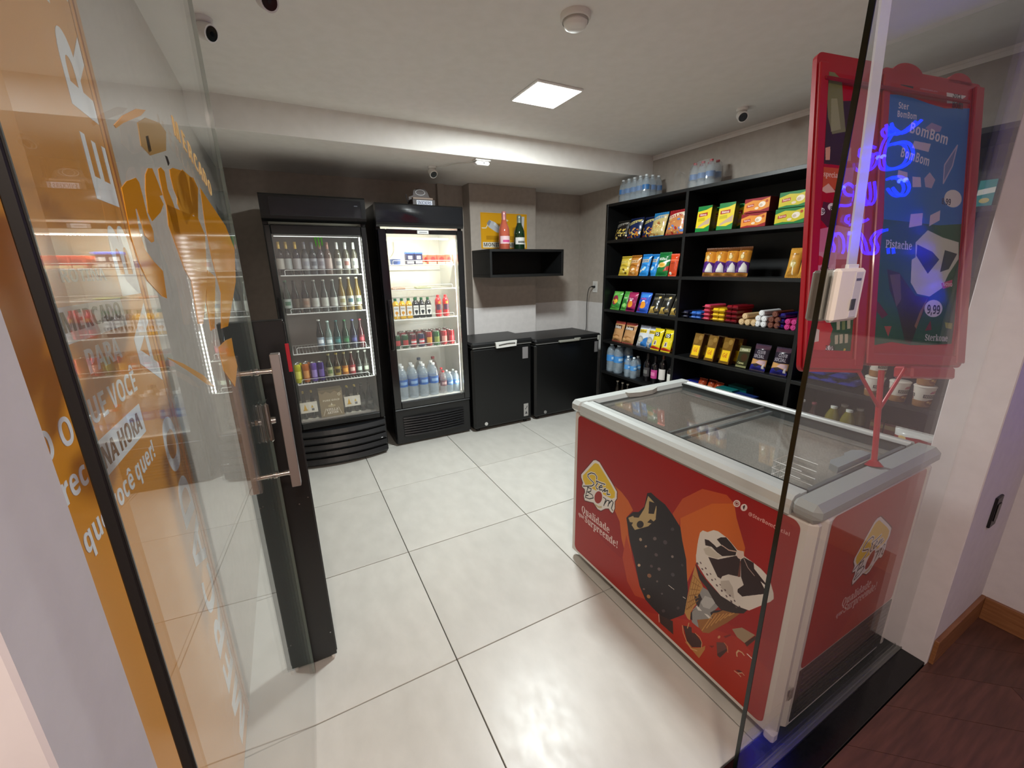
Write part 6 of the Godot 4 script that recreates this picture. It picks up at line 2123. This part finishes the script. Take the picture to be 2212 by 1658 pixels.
# ------------------------------------------------------------------ goods: what stands on the shelving
func build_shelf_goods():
	var X = 2.52
	var y = SHELF_Y[0]
	var g = "nut bags on the top shelf"
	var nuts = ["d8b870", "c89850", "e0c890", "a86a38"]
	bag("black nut mix bag at the chest freezer end of the top shelf", Vector3(X, y, -0.33), 0.165, 0.185, 0.05, nut_print("nut_black", "1c1614", "15120f", "mix", ["d8c060", "e0d090", "b89840", "d0b050"], 26, 66, "8a867e"), "2a2622", 18, g)
	bag("navy nut mix bag, second on the top shelf", Vector3(X, y, -0.15), 0.175, 0.190, 0.055, nut_print("nut_navy", "18244c", "121c40", "mix", ["d89828", "c06428", "e0b860", "a84828"], 26, 56, "c8b870"), "18244c", 16, g)
	bag("navy nut mix bag tucked behind the second one", Vector3(X + 0.058, y, -0.03), 0.15, 0.190, 0.05, nut_print("nut_navy", "18244c", "121c40", "mix", ["d89828"], 26, 56), "18244c", 14, g)
	bag("blue topped peanut bag, third on the top shelf", Vector3(X, y, 0.135), 0.17, 0.205, 0.055, nut_print("nut_blue", "b8a468", "2c7ab0", "nuts", nuts, 30, 70, "b0a890"), "2c7ab0", 16, g)
	bag("red topped mixed nut bag against the shelf divider", Vector3(X, y, 0.325), 0.20, 0.205, 0.055, nut_print("nut_red", "b87848", "9c2028", "mix", ["d8a860", "c87038", "a82c24", "e0c898", "5a7cc0"], 34, 74, "d8c8b0"), "9c2028", 15, g)
	y = SHELF_Y[1]
	g = "small snack packs on the second shelf"
	bag("yellow snack pack at the chest freezer end of the second shelf", Vector3(X, y, -0.255), 0.135, 0.185, 0.045, snack_print("pk_yellow", "c8ac3c", "a08828", "snack", "d8c468", "5c4818", "e0d080"), "c8ac3c", 14, g)
	bag("tan and orange snack pack beside the yellow one", Vector3(X, y, -0.125), 0.13, 0.190, 0.045, snack_print("pk_tan", "b87830", "8c5418", "snack", "d0b088", "d8a868", "e8d0b0"), "b87830", 14, g)
	for k in 3:
		bag(["bright blue snack pack, front of the blue three", "bright blue snack pack, middle of the blue three", "bright blue snack pack, last of the blue three"][k], Vector3(X + k * 0.05, y, 0.012 + k * 0.045), 0.115, 0.195, 0.04, snack_print("pk_blue", "2c84cc", "1c68ac", "nuts", "b8a888", "d0c8b0", "a8ccdc"), "2c84cc", 14, g)
	bag("green pack with gold oval on the second shelf", Vector3(X, y, 0.225), 0.130, 0.205, 0.05, mix_print("pk_green", "1c6a34", [["Milho", 16, 92, 66, 16, "e8ece4", 1]], [[[0, 40, 60, 60, 100, 90, 100, 100, 50, 76, 0, 60], "dce4d8"], [[52, 62, 30, 16], "d8b060"], [[52, 62, 20, 9], "c89838"], [[70, 20, 100, 30, 100, 60, 84, 50], "a83024"]]), "1c6a34", 12, g)
	bag("slim red orange pouch next to the shelf divider", Vector3(X, y, 0.345), 0.086, 0.185, 0.035, mix_print("pk_red", "c84420", [["Coco", 22, 78, 56, 16, "6c2010", 1]], [[[0, 100, 100, 100, 100, 106, 0, 106], "d87858"], [[18, 20, 82, 24, 76, 88, 24, 84], "a83c20"], [[36, 12, 16, 10], "e0d4c4"]]), "c84420", 8, g)
	y = SHELF_Y[2]
	g = "small snack bags on the third shelf"
	bag("green candy bag with red centre at the end of the third shelf", Vector3(X, y, -0.355), 0.135, 0.185, 0.05, mix_print("cd_green", "5ca848", [["frut", 24, 60, 50, 14, "e8d040"]], [[[0, 0, 40, 20, 100, 6, 100, 40, 60, 60, 0, 50], "2c7830"], [[50, 70, 30, 40], "8c2c44"], [[60, 60, 18, 20], "d8a838"], [[30, 110, 80, 120, 60, 140, 20, 140], "7cc060"]]), "5ca848", 18, g)
	bag("plain green candy bag beside the red centred one", Vector3(X + 0.02, y, -0.242), 0.092, 0.190, 0.05, mix_print("cd_green2", "4c9840", [["frut", 24, 84, 50, 14, "d8e8c8"]], [[[0, 20, 60, 50, 100, 30, 100, 60, 50, 80, 0, 60], "2c7030"], [[60, 30, 20, 18], "88c468"]]), "4c9840", 18, g)
	bag("magenta candy bag with orange face on the third shelf", Vector3(X, y, -0.135), 0.125, 0.185, 0.05, mix_print("cd_mag", "8c1c50", [["uva", 30, 84, 44, 16, "e8c0d0"]], [[[0, 90, 100, 110, 100, 140, 0, 140], "a8305c"], [[54, 48, 24, 28], "d88a28"], [[40, 70, 70, 74, 60, 84, 44, 82], "ece4dc"], [[0, 0, 100, 0, 100, 14, 0, 20], "5c1448"]]), "8c1c50", 16, g)
	bag("blue candy bag with orange face on the third shelf", Vector3(X, y, 0.025), 0.135, 0.190, 0.05, mix_print("cd_blue", "2c54b8", [["mix", 30, 88, 44, 16, "d05080"]], [[[20, 100, 90, 110, 100, 140, 10, 140], "3c84d8"], [[54, 48, 24, 28], "d88a28"], [[40, 72, 70, 76, 60, 84, 44, 82], "ece4dc"], [[0, 0, 30, 0, 40, 60, 0, 60], "6c2c78"]]), "2c54b8", 16, g)
	bag("blue candy bag squeezed behind the orange faced blue one", Vector3(X + 0.058, y, -0.045), 0.11, 0.185, 0.045, mats["cd_blue"], "2c54b8", 16, g)
	for k in 3:
		bag(["black crisps bag with yellow chips, first of three", "black crisps bag with yellow chips, second of three", "black crisps bag against the shelf divider"][k], Vector3(X + k * 0.006, y, 0.165 + k * 0.115), 0.112, 0.195, 0.055, mix_print("cr_black", "26241f", [["CHIPS", 24, 92, 52, 16, "8a8470"]], [[[0, 0, 60, 0, 50, 30, 20, 44, 0, 40], "a88c48"], [[20, 20, 50, 24, 60, 44, 30, 40], "c8ac60"], [[70, 100, 90, 110, 84, 122, 68, 116], "c8a848"], [[60, 6, 96, 16, 90, 40, 70, 30], "6c5a34"]]), "34322c", 24, g)
	y = SHELF_Y[3]
	g = "biscuit bags on the fourth shelf"
	for k in 2:
		bag(["tan bag with white lettering at the end of the fourth shelf", "tan bag with white lettering beside its twin"][k], Vector3(X, y, -0.30 + k * 0.155), 0.15, 0.210, 0.055, mix_print("bz_tan", "b08458", [["Bolos", 18, 92, 62, 20, "f0ece6"]], [[[12, 88, 86, 92, 86, 118, 14, 114], "4a2c20"], [[0, 126, 100, 126, 100, 140, 0, 140], "8c3c34"], [[20, 8, 70, 10, 84, 40, 50, 48, 16, 38], "96683c"], [[24, 20, 20, 12], "c89c68"], [[62, 26, 18, 12], "c09060"]]), "8c3c34", 16, g)
	for k in 2:
		bag(["white and blue bag with yellow lettering, front one", "white and blue bag with yellow lettering, half hidden one"][k], Vector3(X + k * 0.012, y, 0.045 + k * 0.105), 0.13, 0.205, 0.05, mix_print("bz_white", "c8ccd0", [["Bolos", 22, 96, 56, 16, "2c2818"]], [[[14, 90, 82, 94, 82, 118, 16, 114], "d8b828"], [[40, 0, 100, 0, 100, 70, 70, 50], "2c6cb0"], [[40, 46, 28, 24], "98968c"], [[40, 46, 18, 14], "b8b4a4"], [[0, 126, 100, 126, 100, 140, 0, 140], "70707c"]]), "6c6c74", 15, g)
	for k in 4:
		bag(["yellow crisps bag with red foot, first of four", "yellow crisps bag with red foot, second of four", "yellow crisps bag with red foot, third of four", "yellow crisps bag against the shelf divider"][k], Vector3(X - 0.012 + (k % 2) * 0.052, y, 0.225 + k * 0.062), 0.105, 0.20, 0.045, mix_print("bz_yellow", "d8c41c", [["15", 30, 92, 40, 22, "f0f0ec"]], [[[22, 86, 80, 90, 78, 120, 26, 116], "2c2818"], [[0, 0, 100, 0, 100, 12, 50, 20, 0, 14], "c03a20"], [[36, 24, 70, 26, 66, 60, 40, 58], "c8bcb0"], [[44, 30, 60, 32, 58, 54, 46, 54], "5c4858"]]), "d8c41c", 17, g)
	y = SHELF_Y[4]
	for k in 4:
		bottle("water_bottle", ["large water bottle at the chest freezer end of the shelving", "large water bottle beside the first on the shelving", "large water bottle behind the first on the shelving", "large water bottle behind the second on the shelving"][k], Vector3(X + 0.02 + (k / 2) * 0.105, y, -0.386 + (k % 2) * 0.108 + (k / 2) * 0.03), "water", 0.30, 0.050, ["c4d8e8", "dce8f0", "3c84c8", "a8cce8"], "water bottles on the shelving")
	for k in 3:
		bottle("water_bottle", ["small water bottle at the front edge of the fifth shelf", "small water bottle second at the front of the fifth shelf", "small water bottle behind the front two on the shelving"][k], Vector3(X + 0.0 + (0.075 if k == 2 else 0.0), y, [-0.115, -0.035, -0.06][k]), "water", 0.21, 0.034, ["c4d8e8", "dce8f0", "4c90d0", "a8cce8"], "water bottles on the shelving")
	for k in 4:
		bottle("wine_bottle", ["dark wine bottle with faint grey label on the fifth shelf", "wine bottle with pink label on the fifth shelf", "wine bottle with large white label and brown capsule", "wine bottle with white label against the divider"][k], Vector3(X + 0.05, y, [0.10, 0.195, 0.29, 0.39][k]), "wine", [0.27, 0.26, 0.31, 0.26][k], 0.036, [["100d10", "2c2828", "3c3a3c", "6a6a68"], ["0e0c10", "1c181c", "b83c84", "d878a8"], ["0c0a0c", "5c3020", "d4d0cc", ""], ["0e0c0e", "20181a", "d8d6d0", ""]][k], "wine bottles on the shelving", -90.0)
	y = SHELF_Y[5]
	for k in 3:
		bottle("beer_bottle", ["dark bottle with pale cap on the lowest visible shelf, first", "dark bottle with pale cap on the lowest visible shelf, second", "dark bottle with pale cap on the lowest visible shelf, third"][k], Vector3(X + 0.02, y, -0.27 + k * 0.075), "longneck", 0.25, 0.029, ["181410", "c8c4b8", "4c4438", ""], "dark bottles on the lowest visible shelf", -90.0)

	# ---- middle bay
	y = SHELF_Y[0]
	g = "food boxes on the top shelf"
	var yg = mix_print("bx_grain", "d8c02c", [["massa", 20, 88, 46, 12, "f0e8e0", 1]], [[[0, 112, 60, 118, 100, 130, 100, 140, 0, 140], "1c7a3c"], [[0, 0, 100, 0, 100, 34, 60, 18, 0, 22], "1c7a3c"], [[12, 82, 74, 86, 74, 104, 12, 100], "9c2420"], [[14, 20, 60, 36, 96, 40, 96, 74, 60, 56, 20, 34], "b89c84"], [[10, 56, 60, 60, 58, 78, 10, 74], "b8a81c"]])
	for k in 2:
		carton("grain_box", ["yellow and green grain packet nearest the shelf divider", "yellow and green grain packet beside the orange boxes"][k], Vector3(X, y, 0.62 + k * 0.188), 0.125, 0.190, 0.055, yg, "3c3410", 6, g, -90.0 + k * 4)
		carton("grain_box", ["grain packet standing behind the first yellow packet", "grain packet standing behind the second yellow packet"][k], Vector3(X + 0.085, y, 0.66 + k * 0.188), 0.125, 0.180, 0.055, yg, "3c3410", 5, g)
	var bar_r = bar_print("bx_orange", "d88a38", "8c2028")
	var bar_g = bar_print("bx_lime", "c8b82c", "1c7438")
	for k in 2:
		carton("cereal_bar_box", ["orange box with dark red edge, lower of the two", "orange box with dark red edge, upper of the two"][k], Vector3(X, y + k * 0.094, 1.045 + k * 0.012), 0.178, 0.092, 0.10, bar_r, "5c1018", 0, g)
		carton("cereal_bar_box", ["lime box with green edge, lower of the two", "lime box with green edge, upper of the two"][k], Vector3(X, y + k * 0.098, 1.285 + k * 0.012), 0.185, 0.096, 0.10, bar_g, "124820", 0, g)
	y = SHELF_Y[1]
	g = "loaf cakes on the second shelf"
	var cake = mix_print("cake", "c8862c", [["Bolo", 26, 110, 50, 14, "8c5414", 1]], [[[0, 124, 100, 124, 100, 140, 0, 140], "5c3418"], [[52, 94, 20, 16], "a88040"], [[52, 94, 13, 10], "d8c490"], [[0, 14, 100, 14, 100, 66, 50, 74, 0, 66], "4c2470"], [[44, 16, 96, 16, 92, 50, 74, 66, 56, 50], "d0ccc8"], [[8, 30, 36, 30, 36, 50, 8, 50], "342050"], [[0, 0, 100, 0, 100, 10, 0, 10], "b87c38"]])
	for k in 4:
		bag(["orange and purple loaf cake pack, nearest the divider", "orange and purple loaf cake pack, second from the divider", "orange and purple loaf cake pack, third from the divider", "orange and purple loaf cake pack, farthest from the divider"][k], Vector3(X + 0.01, y, 0.685 + k * 0.094), 0.095, 0.215, 0.07, cake, "5c3418", 8, g, "loaf_cake")
	for k in 2:
		bag(["golden foil pouch on the second shelf behind the price board", "golden foil pouch partly hidden by the price board"][k], Vector3(X, y, 1.325 + k * 0.082), 0.080, 0.190, 0.04, mix_print("gold", "c89038", [["Grano", 22, 108, 56, 12, "7c5018", 1]], [[[50, 60, 26, 26], "b8984c"], [[20, 12, 50, 20, 60, 50, 34, 40], "a87424"], [[56, 8, 66, 8, 60, 50, 70, 70, 52, 74], "ece0c0"], [[50, 60, 14, 12], "d8c890"]]), "c89038", 10, g, "foil_pouch", -90.0, "pouch")
	biscuit_piles()
	y = SHELF_Y[3]
	g = "biscuit packs on the fourth shelf"
	var chocs = mix_print("choc", "6c4c14", [["Gd", 24, 34, 44, 24, "b84420", 1]], [[[10, 14, 90, 14, 90, 72, 10, 72], "e0b818"], [[30, 100, 30, 18], "7c5c24"], [[70, 118, 20, 14], "8a6a30"]])
	for k in 3:
		carton("chocolate_box", ["yellow fronted chocolate box nearest the divider", "yellow fronted chocolate box, middle of three", "yellow fronted chocolate box beside the green pack"][k], Vector3(X, y, 0.665 + k * 0.135), 0.085, 0.205, 0.05, chocs, "4c2c10", 14, g)
		carton("chocolate_box", ["chocolate box behind the one nearest the divider", "chocolate box behind the middle one", "chocolate box behind the one by the green pack"][k], Vector3(X + 0.075, y, 0.69 + k * 0.135), 0.085, 0.200, 0.05, chocs, "5c3018", 12, g)
	carton("chocolate_box", "dark green and cream biscuit packet on the fourth shelf", Vector3(X, y, 1.072), 0.085, 0.165, 0.03, mix_print("greenpk", "2c2c14", [["Dark", 22, 110, 56, 12, "d8d4b8", 1], ["Cacau", 14, 22, 56, 14, "c8c48c", 1]], [[[0, 100, 100, 106, 100, 128, 0, 124], "8a8a68"], [[60, 66, 30, 26], "3c2410"], [[0, 0, 100, 0, 100, 12, 0, 12], "7c7c54"]]), "20200f", 14, g)
	for k in 2:
		bag(["dark cracker pack with white lettering beside the green packet", "dark cracker pack with white lettering at the third divider"][k], Vector3(X, y, 1.19 + k * 0.15), 0.112, 0.195, 0.05, mix_print("cracker", "2c2430", [["CLUB", 34, 92, 50, 18, "a8a0a8"], ["SOCIAL", 12, 68, 72, 18, "a8a0a8"]], [[[0, 116, 100, 120, 100, 140, 0, 140], "4c3440"], [[0, 26, 50, 36, 100, 24, 100, 62, 50, 56, 0, 62], "c09058"], [[40, 40, 96, 30, 96, 56, 60, 56], "c8a8b0"], [[0, 0, 100, 0, 100, 14, 70, 28, 44, 14, 20, 30, 0, 20], "2c2c84"], [[80, 10, 94, 10, 92, 40, 84, 30], "e4dcdc"]]), "3c3044", 14, g, "cracker_pack", -90.0, "pack")
	y = SHELF_Y[4]
	for k in 3:
		bag(["navy flat pack on the fifth shelf, lowest of its pile", "navy flat pack on the fifth shelf, middle of its pile", "navy flat pack on the fifth shelf, on top of its pile"][k], Vector3(2.55, y + 0.018 + k * 0.036, 0.585), 0.16, 0.20, 0.034, mix_print("navy_pack", "1c2478", [["pasta", 24, 60, 52, 20, "8c94d0"]], [[[20, 96, 60, 100, 50, 120, 24, 112], "3c48a8"]]), "1c2478", 90, "navy flat packs on the fifth shelf", "pasta_pack", -90.0, "pack")
	for k in 3:
		bag(["rust orange bag on the fifth shelf, nearest the navy pile", "rust orange bag on the fifth shelf, middle one", "rust orange bag on the fifth shelf, beside the teal box"][k], Vector3(2.56 + (k % 2) * 0.02, y, 0.70 + k * 0.076), 0.074, 0.16, 0.06, mix_print("rust", "8c3414", [["torta", 22, 80, 56, 18, "d89060", 1]], [[[50, 40, 30, 24], "b85c30"], [[0, 120, 100, 120, 100, 140, 0, 140], "6c2410"]]), "8c3414", 20, "rust orange bags on the fifth shelf")
	carton("tea_box", "teal box with white oval on the fifth shelf", Vector3(2.56, y, 0.955), 0.145, 0.135, 0.09, mix_print("teal", "0f6c6c", [["Chás", 28, 30, 44, 20, "2c4c4c", 1]], [[[50, 38, 34, 22], "dce4e0"], [[0, 124, 100, 124, 100, 140, 0, 140], "0a5454"]]), "0c5c5c", 0, "")
	carton("sugar_box", "blue and white box at the end of the fifth shelf", Vector3(2.56, y, 1.11), 0.155, 0.120, 0.09, mix_print("bluewhite", "1c4ca8", [], [[[0, 60, 40, 50, 60, 90, 100, 100, 100, 140, 0, 140], "20284c"], [[20, 40, 60, 60, 90, 120, 50, 130, 30, 90], "dce0e4"], [[30, 20, 20, 14], "3c74d0"]]), "182c64", 0, "")
	carton("tea_box", "second teal box behind the white oval one", Vector3(2.66, y, 1.0), 0.155, 0.15, 0.09, mats["teal"], "0c5c5c", 0, "")

	# ---- far bay behind the glass
	y = SHELF_Y[0]
	carton("soap_box", "small teal and white box on the top shelf beyond the price board", Vector3(X, y, 2.145), 0.06, 0.115, 0.05, mix_print("soap", "2c8c8c", [], [[[0, 60, 100, 70, 100, 100, 0, 90], "d8dcd4"], [[50, 30, 30, 14], "c8b870"]]), "1c5c5c", 0, "")
	y = SHELF_Y[3]
	for k in 5:
		bag(["blue shiny pasta pack at the near end of its row, far bay", "blue shiny pasta pack, second in the far bay", "blue shiny pasta pack, third in the far bay", "blue shiny pasta pack lying on the first one, far bay", "blue shiny pasta pack lying on the second one, far bay"][k], Vector3(2.55, y + 0.018 + (0.038 if k > 2 else 0.0), [1.53, 1.63, 1.735, 1.56, 1.68][k]), 0.098, 0.19, 0.036, mats["navy_pack"], "2430a0", 90, "blue pasta packs in the far bay", "pasta_pack", -90.0, "pack")
	var cups = [[1.885, 0.0, "white noodle pot at the near end of its shelf, far bay"], [1.888, 0.118, "noodle pot stacked on the near one, behind the red pole"], [2.0, 0.0, "single noodle pot between the two stacks"], [2.105, 0.0, "lower noodle pot of the stack by the glass wall end"], [2.102, 0.118, "upper noodle pot of the stack by the glass wall end"], [2.24, 0.0, "noodle pot at the very end of the shelf, lower"], [2.24, 0.118, "noodle pot at the very end of the shelf, upper"]]
	for q in cups:
		var o = thing("noodle_pot", q[2], "pot", Vector3(X, y + q[1], q[0]), -90.0, "noodle pots in the far bay")
		put("pot", turned("pot_body", [[0.0, 0.004], [0.034, 0.0], [0.036, 0.002], [0.0455, 0.106]], 22), printed("pot_print", pot_art(), 0.45), o)
		put("lid", turned("pot_lid", [[0.0455, 0.106], [0.0480, 0.107], [0.0480, 0.112], [0.044, 0.115], [0.0, 0.115]], 22), paint("d8d0c4", 0.4), o)
	y = SHELF_Y[4]
	for k in 4:
		var o = thing("olive_jar", ["olive jar with green lid, near end of the pair in front", "olive jar with green lid, second in front", "olive jar behind the first one", "olive jar behind the second one"][k], "jar", Vector3(X + 0.03 + (k / 2) * 0.085, y, 1.70 + (k % 2) * 0.084 + (k / 2) * 0.02), -90.0, "olive jars in the far bay")
		put("jar", turned("jar_body", [[0.0, 0.0], [0.036, 0.0], [0.0395, 0.006], [0.0395, 0.135], [0.032, 0.160], [0.020, 0.185], [0.016, 0.192]], 20), paint("6c6418", 0.1, 0.0, 0.5), o)
		put("cap", turned("jar_cap", [[0.018, 0.190], [0.019, 0.205], [0.0, 0.207]], 14), paint("d8dcd4", 0.4), o)
		var st = start()
		lathe(st, [[0.0402, 0.045], [0.0402, 0.105]], 12, Vector3.ZERO, -1.2, 1.2)
		var lb = put("label", st.commit(), paint("1c1c14", 0.5), o)
		put("lettering", text_fit("Vnc" if k % 2 == 0 else "be", 0.04 if k % 2 == 0 else 0.028, 0.018), paint("d4d4cc", 0.5), lb, Vector3(-0.02, 0.075, 0.0398))
	for k in 2:
		bottle("sauce_bottle", ["dark sauce bottle behind the glass edge in the far bay", "dark red sauce bottle behind the glass edge in the far bay"][k], Vector3(X + 0.02, y, 1.52 + k * 0.07), "short", 0.20, 0.03, [["141014", "c8c8c8", "2c2024", ""], ["2c1014", "7c3c44", "401820", ""]][k], "sauce bottles in the far bay", -90.0)
	for k in 3:
		carton("biscuit_carton", ["dark red biscuit carton beyond the olive jars, first", "dark red biscuit carton beyond the olive jars, second", "dark red biscuit carton under the noodle pots"][k], Vector3(X + 0.08, y, 1.92 + k * 0.07), 0.065, 0.17, 0.05, mix_print("darkred", "4c1814", [], [[[50, 60, 30, 30], "8a6a48"], [[0, 110, 100, 110, 100, 130, 0, 130], "6c5c3c"]]), "38100e", 0, "dark red cartons in the far bay")
	bag("white and red bread pack at the end of the far bay", Vector3(X + 0.01, y + 0.04, 2.12), 0.20, 0.14, 0.07, mix_print("bread", "8c1c20", [["Integral", 10, 30, 82, 30, "ece8e4"]], [[[0, 96, 60, 110, 100, 100, 100, 140, 0, 140], "d8d8d4"], [[22, 92, 10, 14], "d8b878"]]), "c8c8c4", 4, "", "bread_pack", -90.0, "pack")
	carton("biscuit_carton", "low dark carton under the white and red bread pack", Vector3(X + 0.02, y, 2.12), 0.19, 0.04, 0.09, mats["darkred"], "38100e", 0, "")

	# ---- shrink wrapped water on top of the shelving
	water_pack("shrink wrapped pack of blue water bottles at the end of the shelving top", Vector3(2.64, 2.185, -0.22), 5, 3, "3c78b8", "c8dcea", "e4ecf0")
	water_pack("torn shrink pack of bottles with red caps on the shelving top", Vector3(2.66, 2.185, 0.47), 3, 2, "4c78b0", "ccd8e0", "c02c38")


func water_pack(label, at, nz, nx, tint, body, cap):
	var o = thing("bottle_pack", label, "bottle pack", at)
	var r = 0.036
	var torn = nz == 3
	for i in nx:
		for j in nz:
			var p = Vector3((i - (nx - 1) / 2.0) * r * 2.05, 0.0, (j - (nz - 1) / 2.0) * r * 2.05)
			var bt = put("bottle", turned("pack_bottle", [[0.0, 0.004], [0.028, 0.0], [0.0345, 0.006], [0.0335, 0.03], [0.035, 0.045], [0.0335, 0.06], [0.035, 0.075], [0.035, 0.125], [0.030, 0.155], [0.016, 0.180], [0.0125, 0.186], [0.0125, 0.190]], 14), clear_sheet(body, 0.25, 0.04), o, p)
			put("cap", turned("pack_cap", [[0.0140, 0.188], [0.0145, 0.203], [0.0, 0.205]], 12), paint(cap, 0.4), bt)
			put("label", turned("pack_label", [[0.0356, 0.078], [0.0356, 0.118]], 14), paint(tint, 0.5), bt)
	# the film pulled over the bottles
	var hz = nz * r * 1.03 + 0.004
	var hx = nx * r * 1.03 + 0.004
	var st = start()
	var n = 16
	var ring = []
	for k in n:
		var t = TAU * k / n
		var c = Vector2(cos(t), sin(t))
		var s = 1.0 / max(pow(pow(abs(c.x), 6.0) + pow(abs(c.y), 6.0), 1.0 / 6.0), 0.001)
		ring.append(Vector3(c.x * s * hx, 0, c.y * s * hz))
	for k in n:
		var a = ring[k]
		var b = ring[(k + 1) % n]
		var lv = [[1.0, 0.004], [1.02, 0.06], [1.0, 0.13], [0.90, 0.19], [0.55, 0.212]]
		for j in 4:
			var q = [a * lv[j][0] + Vector3.UP * lv[j][1], b * lv[j][0] + Vector3.UP * lv[j][1], b * lv[j + 1][0] + Vector3.UP * lv[j + 1][1], a * lv[j + 1][0] + Vector3.UP * lv[j + 1][1]]
			quad(st, q[3], q[2], q[1], q[0])
	if torn:
		var f = func(u, v):
			var t = PI * (0.05 + 0.9 * u)
			return Vector3(0.04 * (v - 0.5) * 2.0 + 0.006 * sin(9.0 * u), 0.004 + 0.105 * (1.0 + cos(PI + PI * u * 0.0)) + 0.19 * sin(t) * (0.9 + 0.08 * sin(5.0 * u + 4.0 * v)), -hz - 0.02 - 0.13 * (1.0 - cos(t)) * 0.5 - 0.05 * sin(t))
		for i in 14:
			for j in 4:
				var a = f.call(i / 14.0, j / 4.0)
				var b = f.call((i + 1) / 14.0, j / 4.0)
				var c = f.call((i + 1) / 14.0, (j + 1) / 4.0)
				var d = f.call(i / 14.0, (j + 1) / 4.0)
				quad(st, a, b, c, d)
	st.index()
	st.generate_normals()
	put("shrink_film", st.commit(), clear_sheet("dfe6ea", 0.16, 0.08), o)


func bar_print(key, ground, edge):
	if mats.has(key):
		return mats[key]
	var a = Art.new(0, 0, 180, 92, 1.5, ground)
	a.poly([0, 92, 180, 92, 180, 88, 120, 74, 60, 80, 0, 62], edge)
	a.poly([0, 0, 180, 0, 180, 26, 120, 10, 50, 14, 0, 6], edge)
	a.poly([18, 34, 70, 40, 70, 58, 18, 52], "a82c24")
	a.text("barra", 24, 40, 42, 12, "f0e4d8", true, 0.1, 0.08)
	a.oval(128, 48, 24, 4, -3, 18, "e8dccb")
	a.oval(120, 44, 12, 2, -2, 9, "c8b4a0")
	a.oval(160, 66, 9, 0, 0, 9, "b04c20")
	a.oval(92, 26, 14, 2, -2, 8, "e0ccb4")
	return printed(key, a.img, 0.35)


func pot_art():
	var a = Art.new(0, 0, 300, 110, 1.2, "d8d0c4")
	for k in 2:
		var x = 150.0 * k
		a.rect(x, 0, x + 150, 34, "a87848")
		a.oval(x + 60, 24, 34, 0, 0, 18, "8c4c28")
		a.oval(x + 70, 22, 16, 0, 0, 9, "c89050")
		a.oval(x + 46, 28, 9, 0, 0, 6, "d8b068")
		a.rect(x + 14, 52, x + 120, 72, "3c3430")
		a.text("NOODLES", x + 20, 56, 92, 12, "c8bca8")
		a.rect(x + 80, 36, x + 112, 50, "6c2c24")
		a.poly([x + 40, 78, x + 110, 80, x + 90, 96, x + 50, 94], "b86c6c")
	return a.img


func biscuit_piles():
	# packets lying on the third shelf, ends towards the room
	var y = SHELF_Y[2]
	var g = "biscuit packets lying on the third shelf"
	var len = 0.20
	var piles = [
		["blue wafer packet", "2c64b8", 0.615, 0.046, 0.030, 2, 2, false], ["navy wafer packet", "1a1c34", 0.535, 0.046, 0.030, 1, 2, false],
		["pink wafer packet", "c8405c", 0.735, 0.055, 0.030, 1, 4, false], ["yellow wafer packet", "d8b41c", 0.815, 0.052, 0.033, 2, 3, false],
		["dark red wafer packet", "7c101c", 0.925, 0.046, 0.032, 2, 4, false], ["tan biscuit roll", "c8a878", 1.045, 0.046, 0.0, 3, 2, true],
		["white biscuit roll", "dcdcdc", 1.165, 0.042, 0.0, 2, 3, true], ["brown biscuit roll", "5c2818", 1.258, 0.042, 0.0, 2, 3, true],
		["purple wafer packet", "241c70", 1.322, 0.036, 0.034, 1, 3, false], ["magenta biscuit roll", "b81c6c", 1.368, 0.040, 0.0, 2, 2, true]]
	for p in piles:
		for lv in p[6]:
			var count = p[5]
			if p[7] and p[6] == 2 and p[5] == 3:
				count = 3 if lv == 0 else 1
			if p[7] and p[6] == 3:
				count = 2 if lv < 2 else 1
			for k in count:
				var label = "%s%s, %s layer of its pile%s" % [p[0], "", ["bottom", "second", "third", "top"][lv], "" if count == 1 else [", nearest the divider", ", second from the divider", ", third from the divider"][k]]
				var zz = p[2] + k * p[3]
				if p[7]:
					var r = p[3] / 2 - 0.0006
					var off = r if (lv == 1 and p[6] == 3 and false) else 0.0
					if lv == p[6] - 1 and count == 1:
						off = r
					var o = thing("biscuit_roll", label, "biscuits", Vector3(2.49, y + r + lv * r * 1.86, zz + off), -90.0, g)
					var st = start()
					rod(st, Vector3(0, 0, 0.0), Vector3(0, 0, -len), r, r, 16)
					put("wrapper", st.commit(), paint(p[1], 0.4, 0.0, 0.2), o)
					st = start()
					rod(st, Vector3(0, 0, 0.0), Vector3(0, 0, 0.003), r * 0.92, r * 0.78, 14)
					rod(st, Vector3(0, 0, 0.003), Vector3(0, 0, 0.0045), r * 0.4, r * 0.3, 10)
					put("end_twist", st.commit(), paint(Color(p[1]).lightened(0.12).to_html(false), 0.45), o)
				else:
					var o = thing("wafer_packet", label, "biscuits", Vector3(2.50, y + lv * (p[4] + 0.0012), zz), -90.0 + ((lv * 7 + k * 5) % 5) - 2, g)
					put("packet", slab(Vector3(-p[3] / 2 + 0.001, 0.0, -len), Vector3(p[3] / 2 - 0.001, p[4], 0.0), 0.007), paint(p[1], 0.25, 0.0, 0.4), o)
					var sm = seal_mesh(snappedf(p[3] - 0.004, 0.001), 0.022)
					put("end_seal", sm, paint(Color(p[1]).lightened(0.1).to_html(false), 0.25, 0.0, 0.3), o, Vector3(0, p[4] * 0.5, -0.001), Vector3(90, 0, 0))
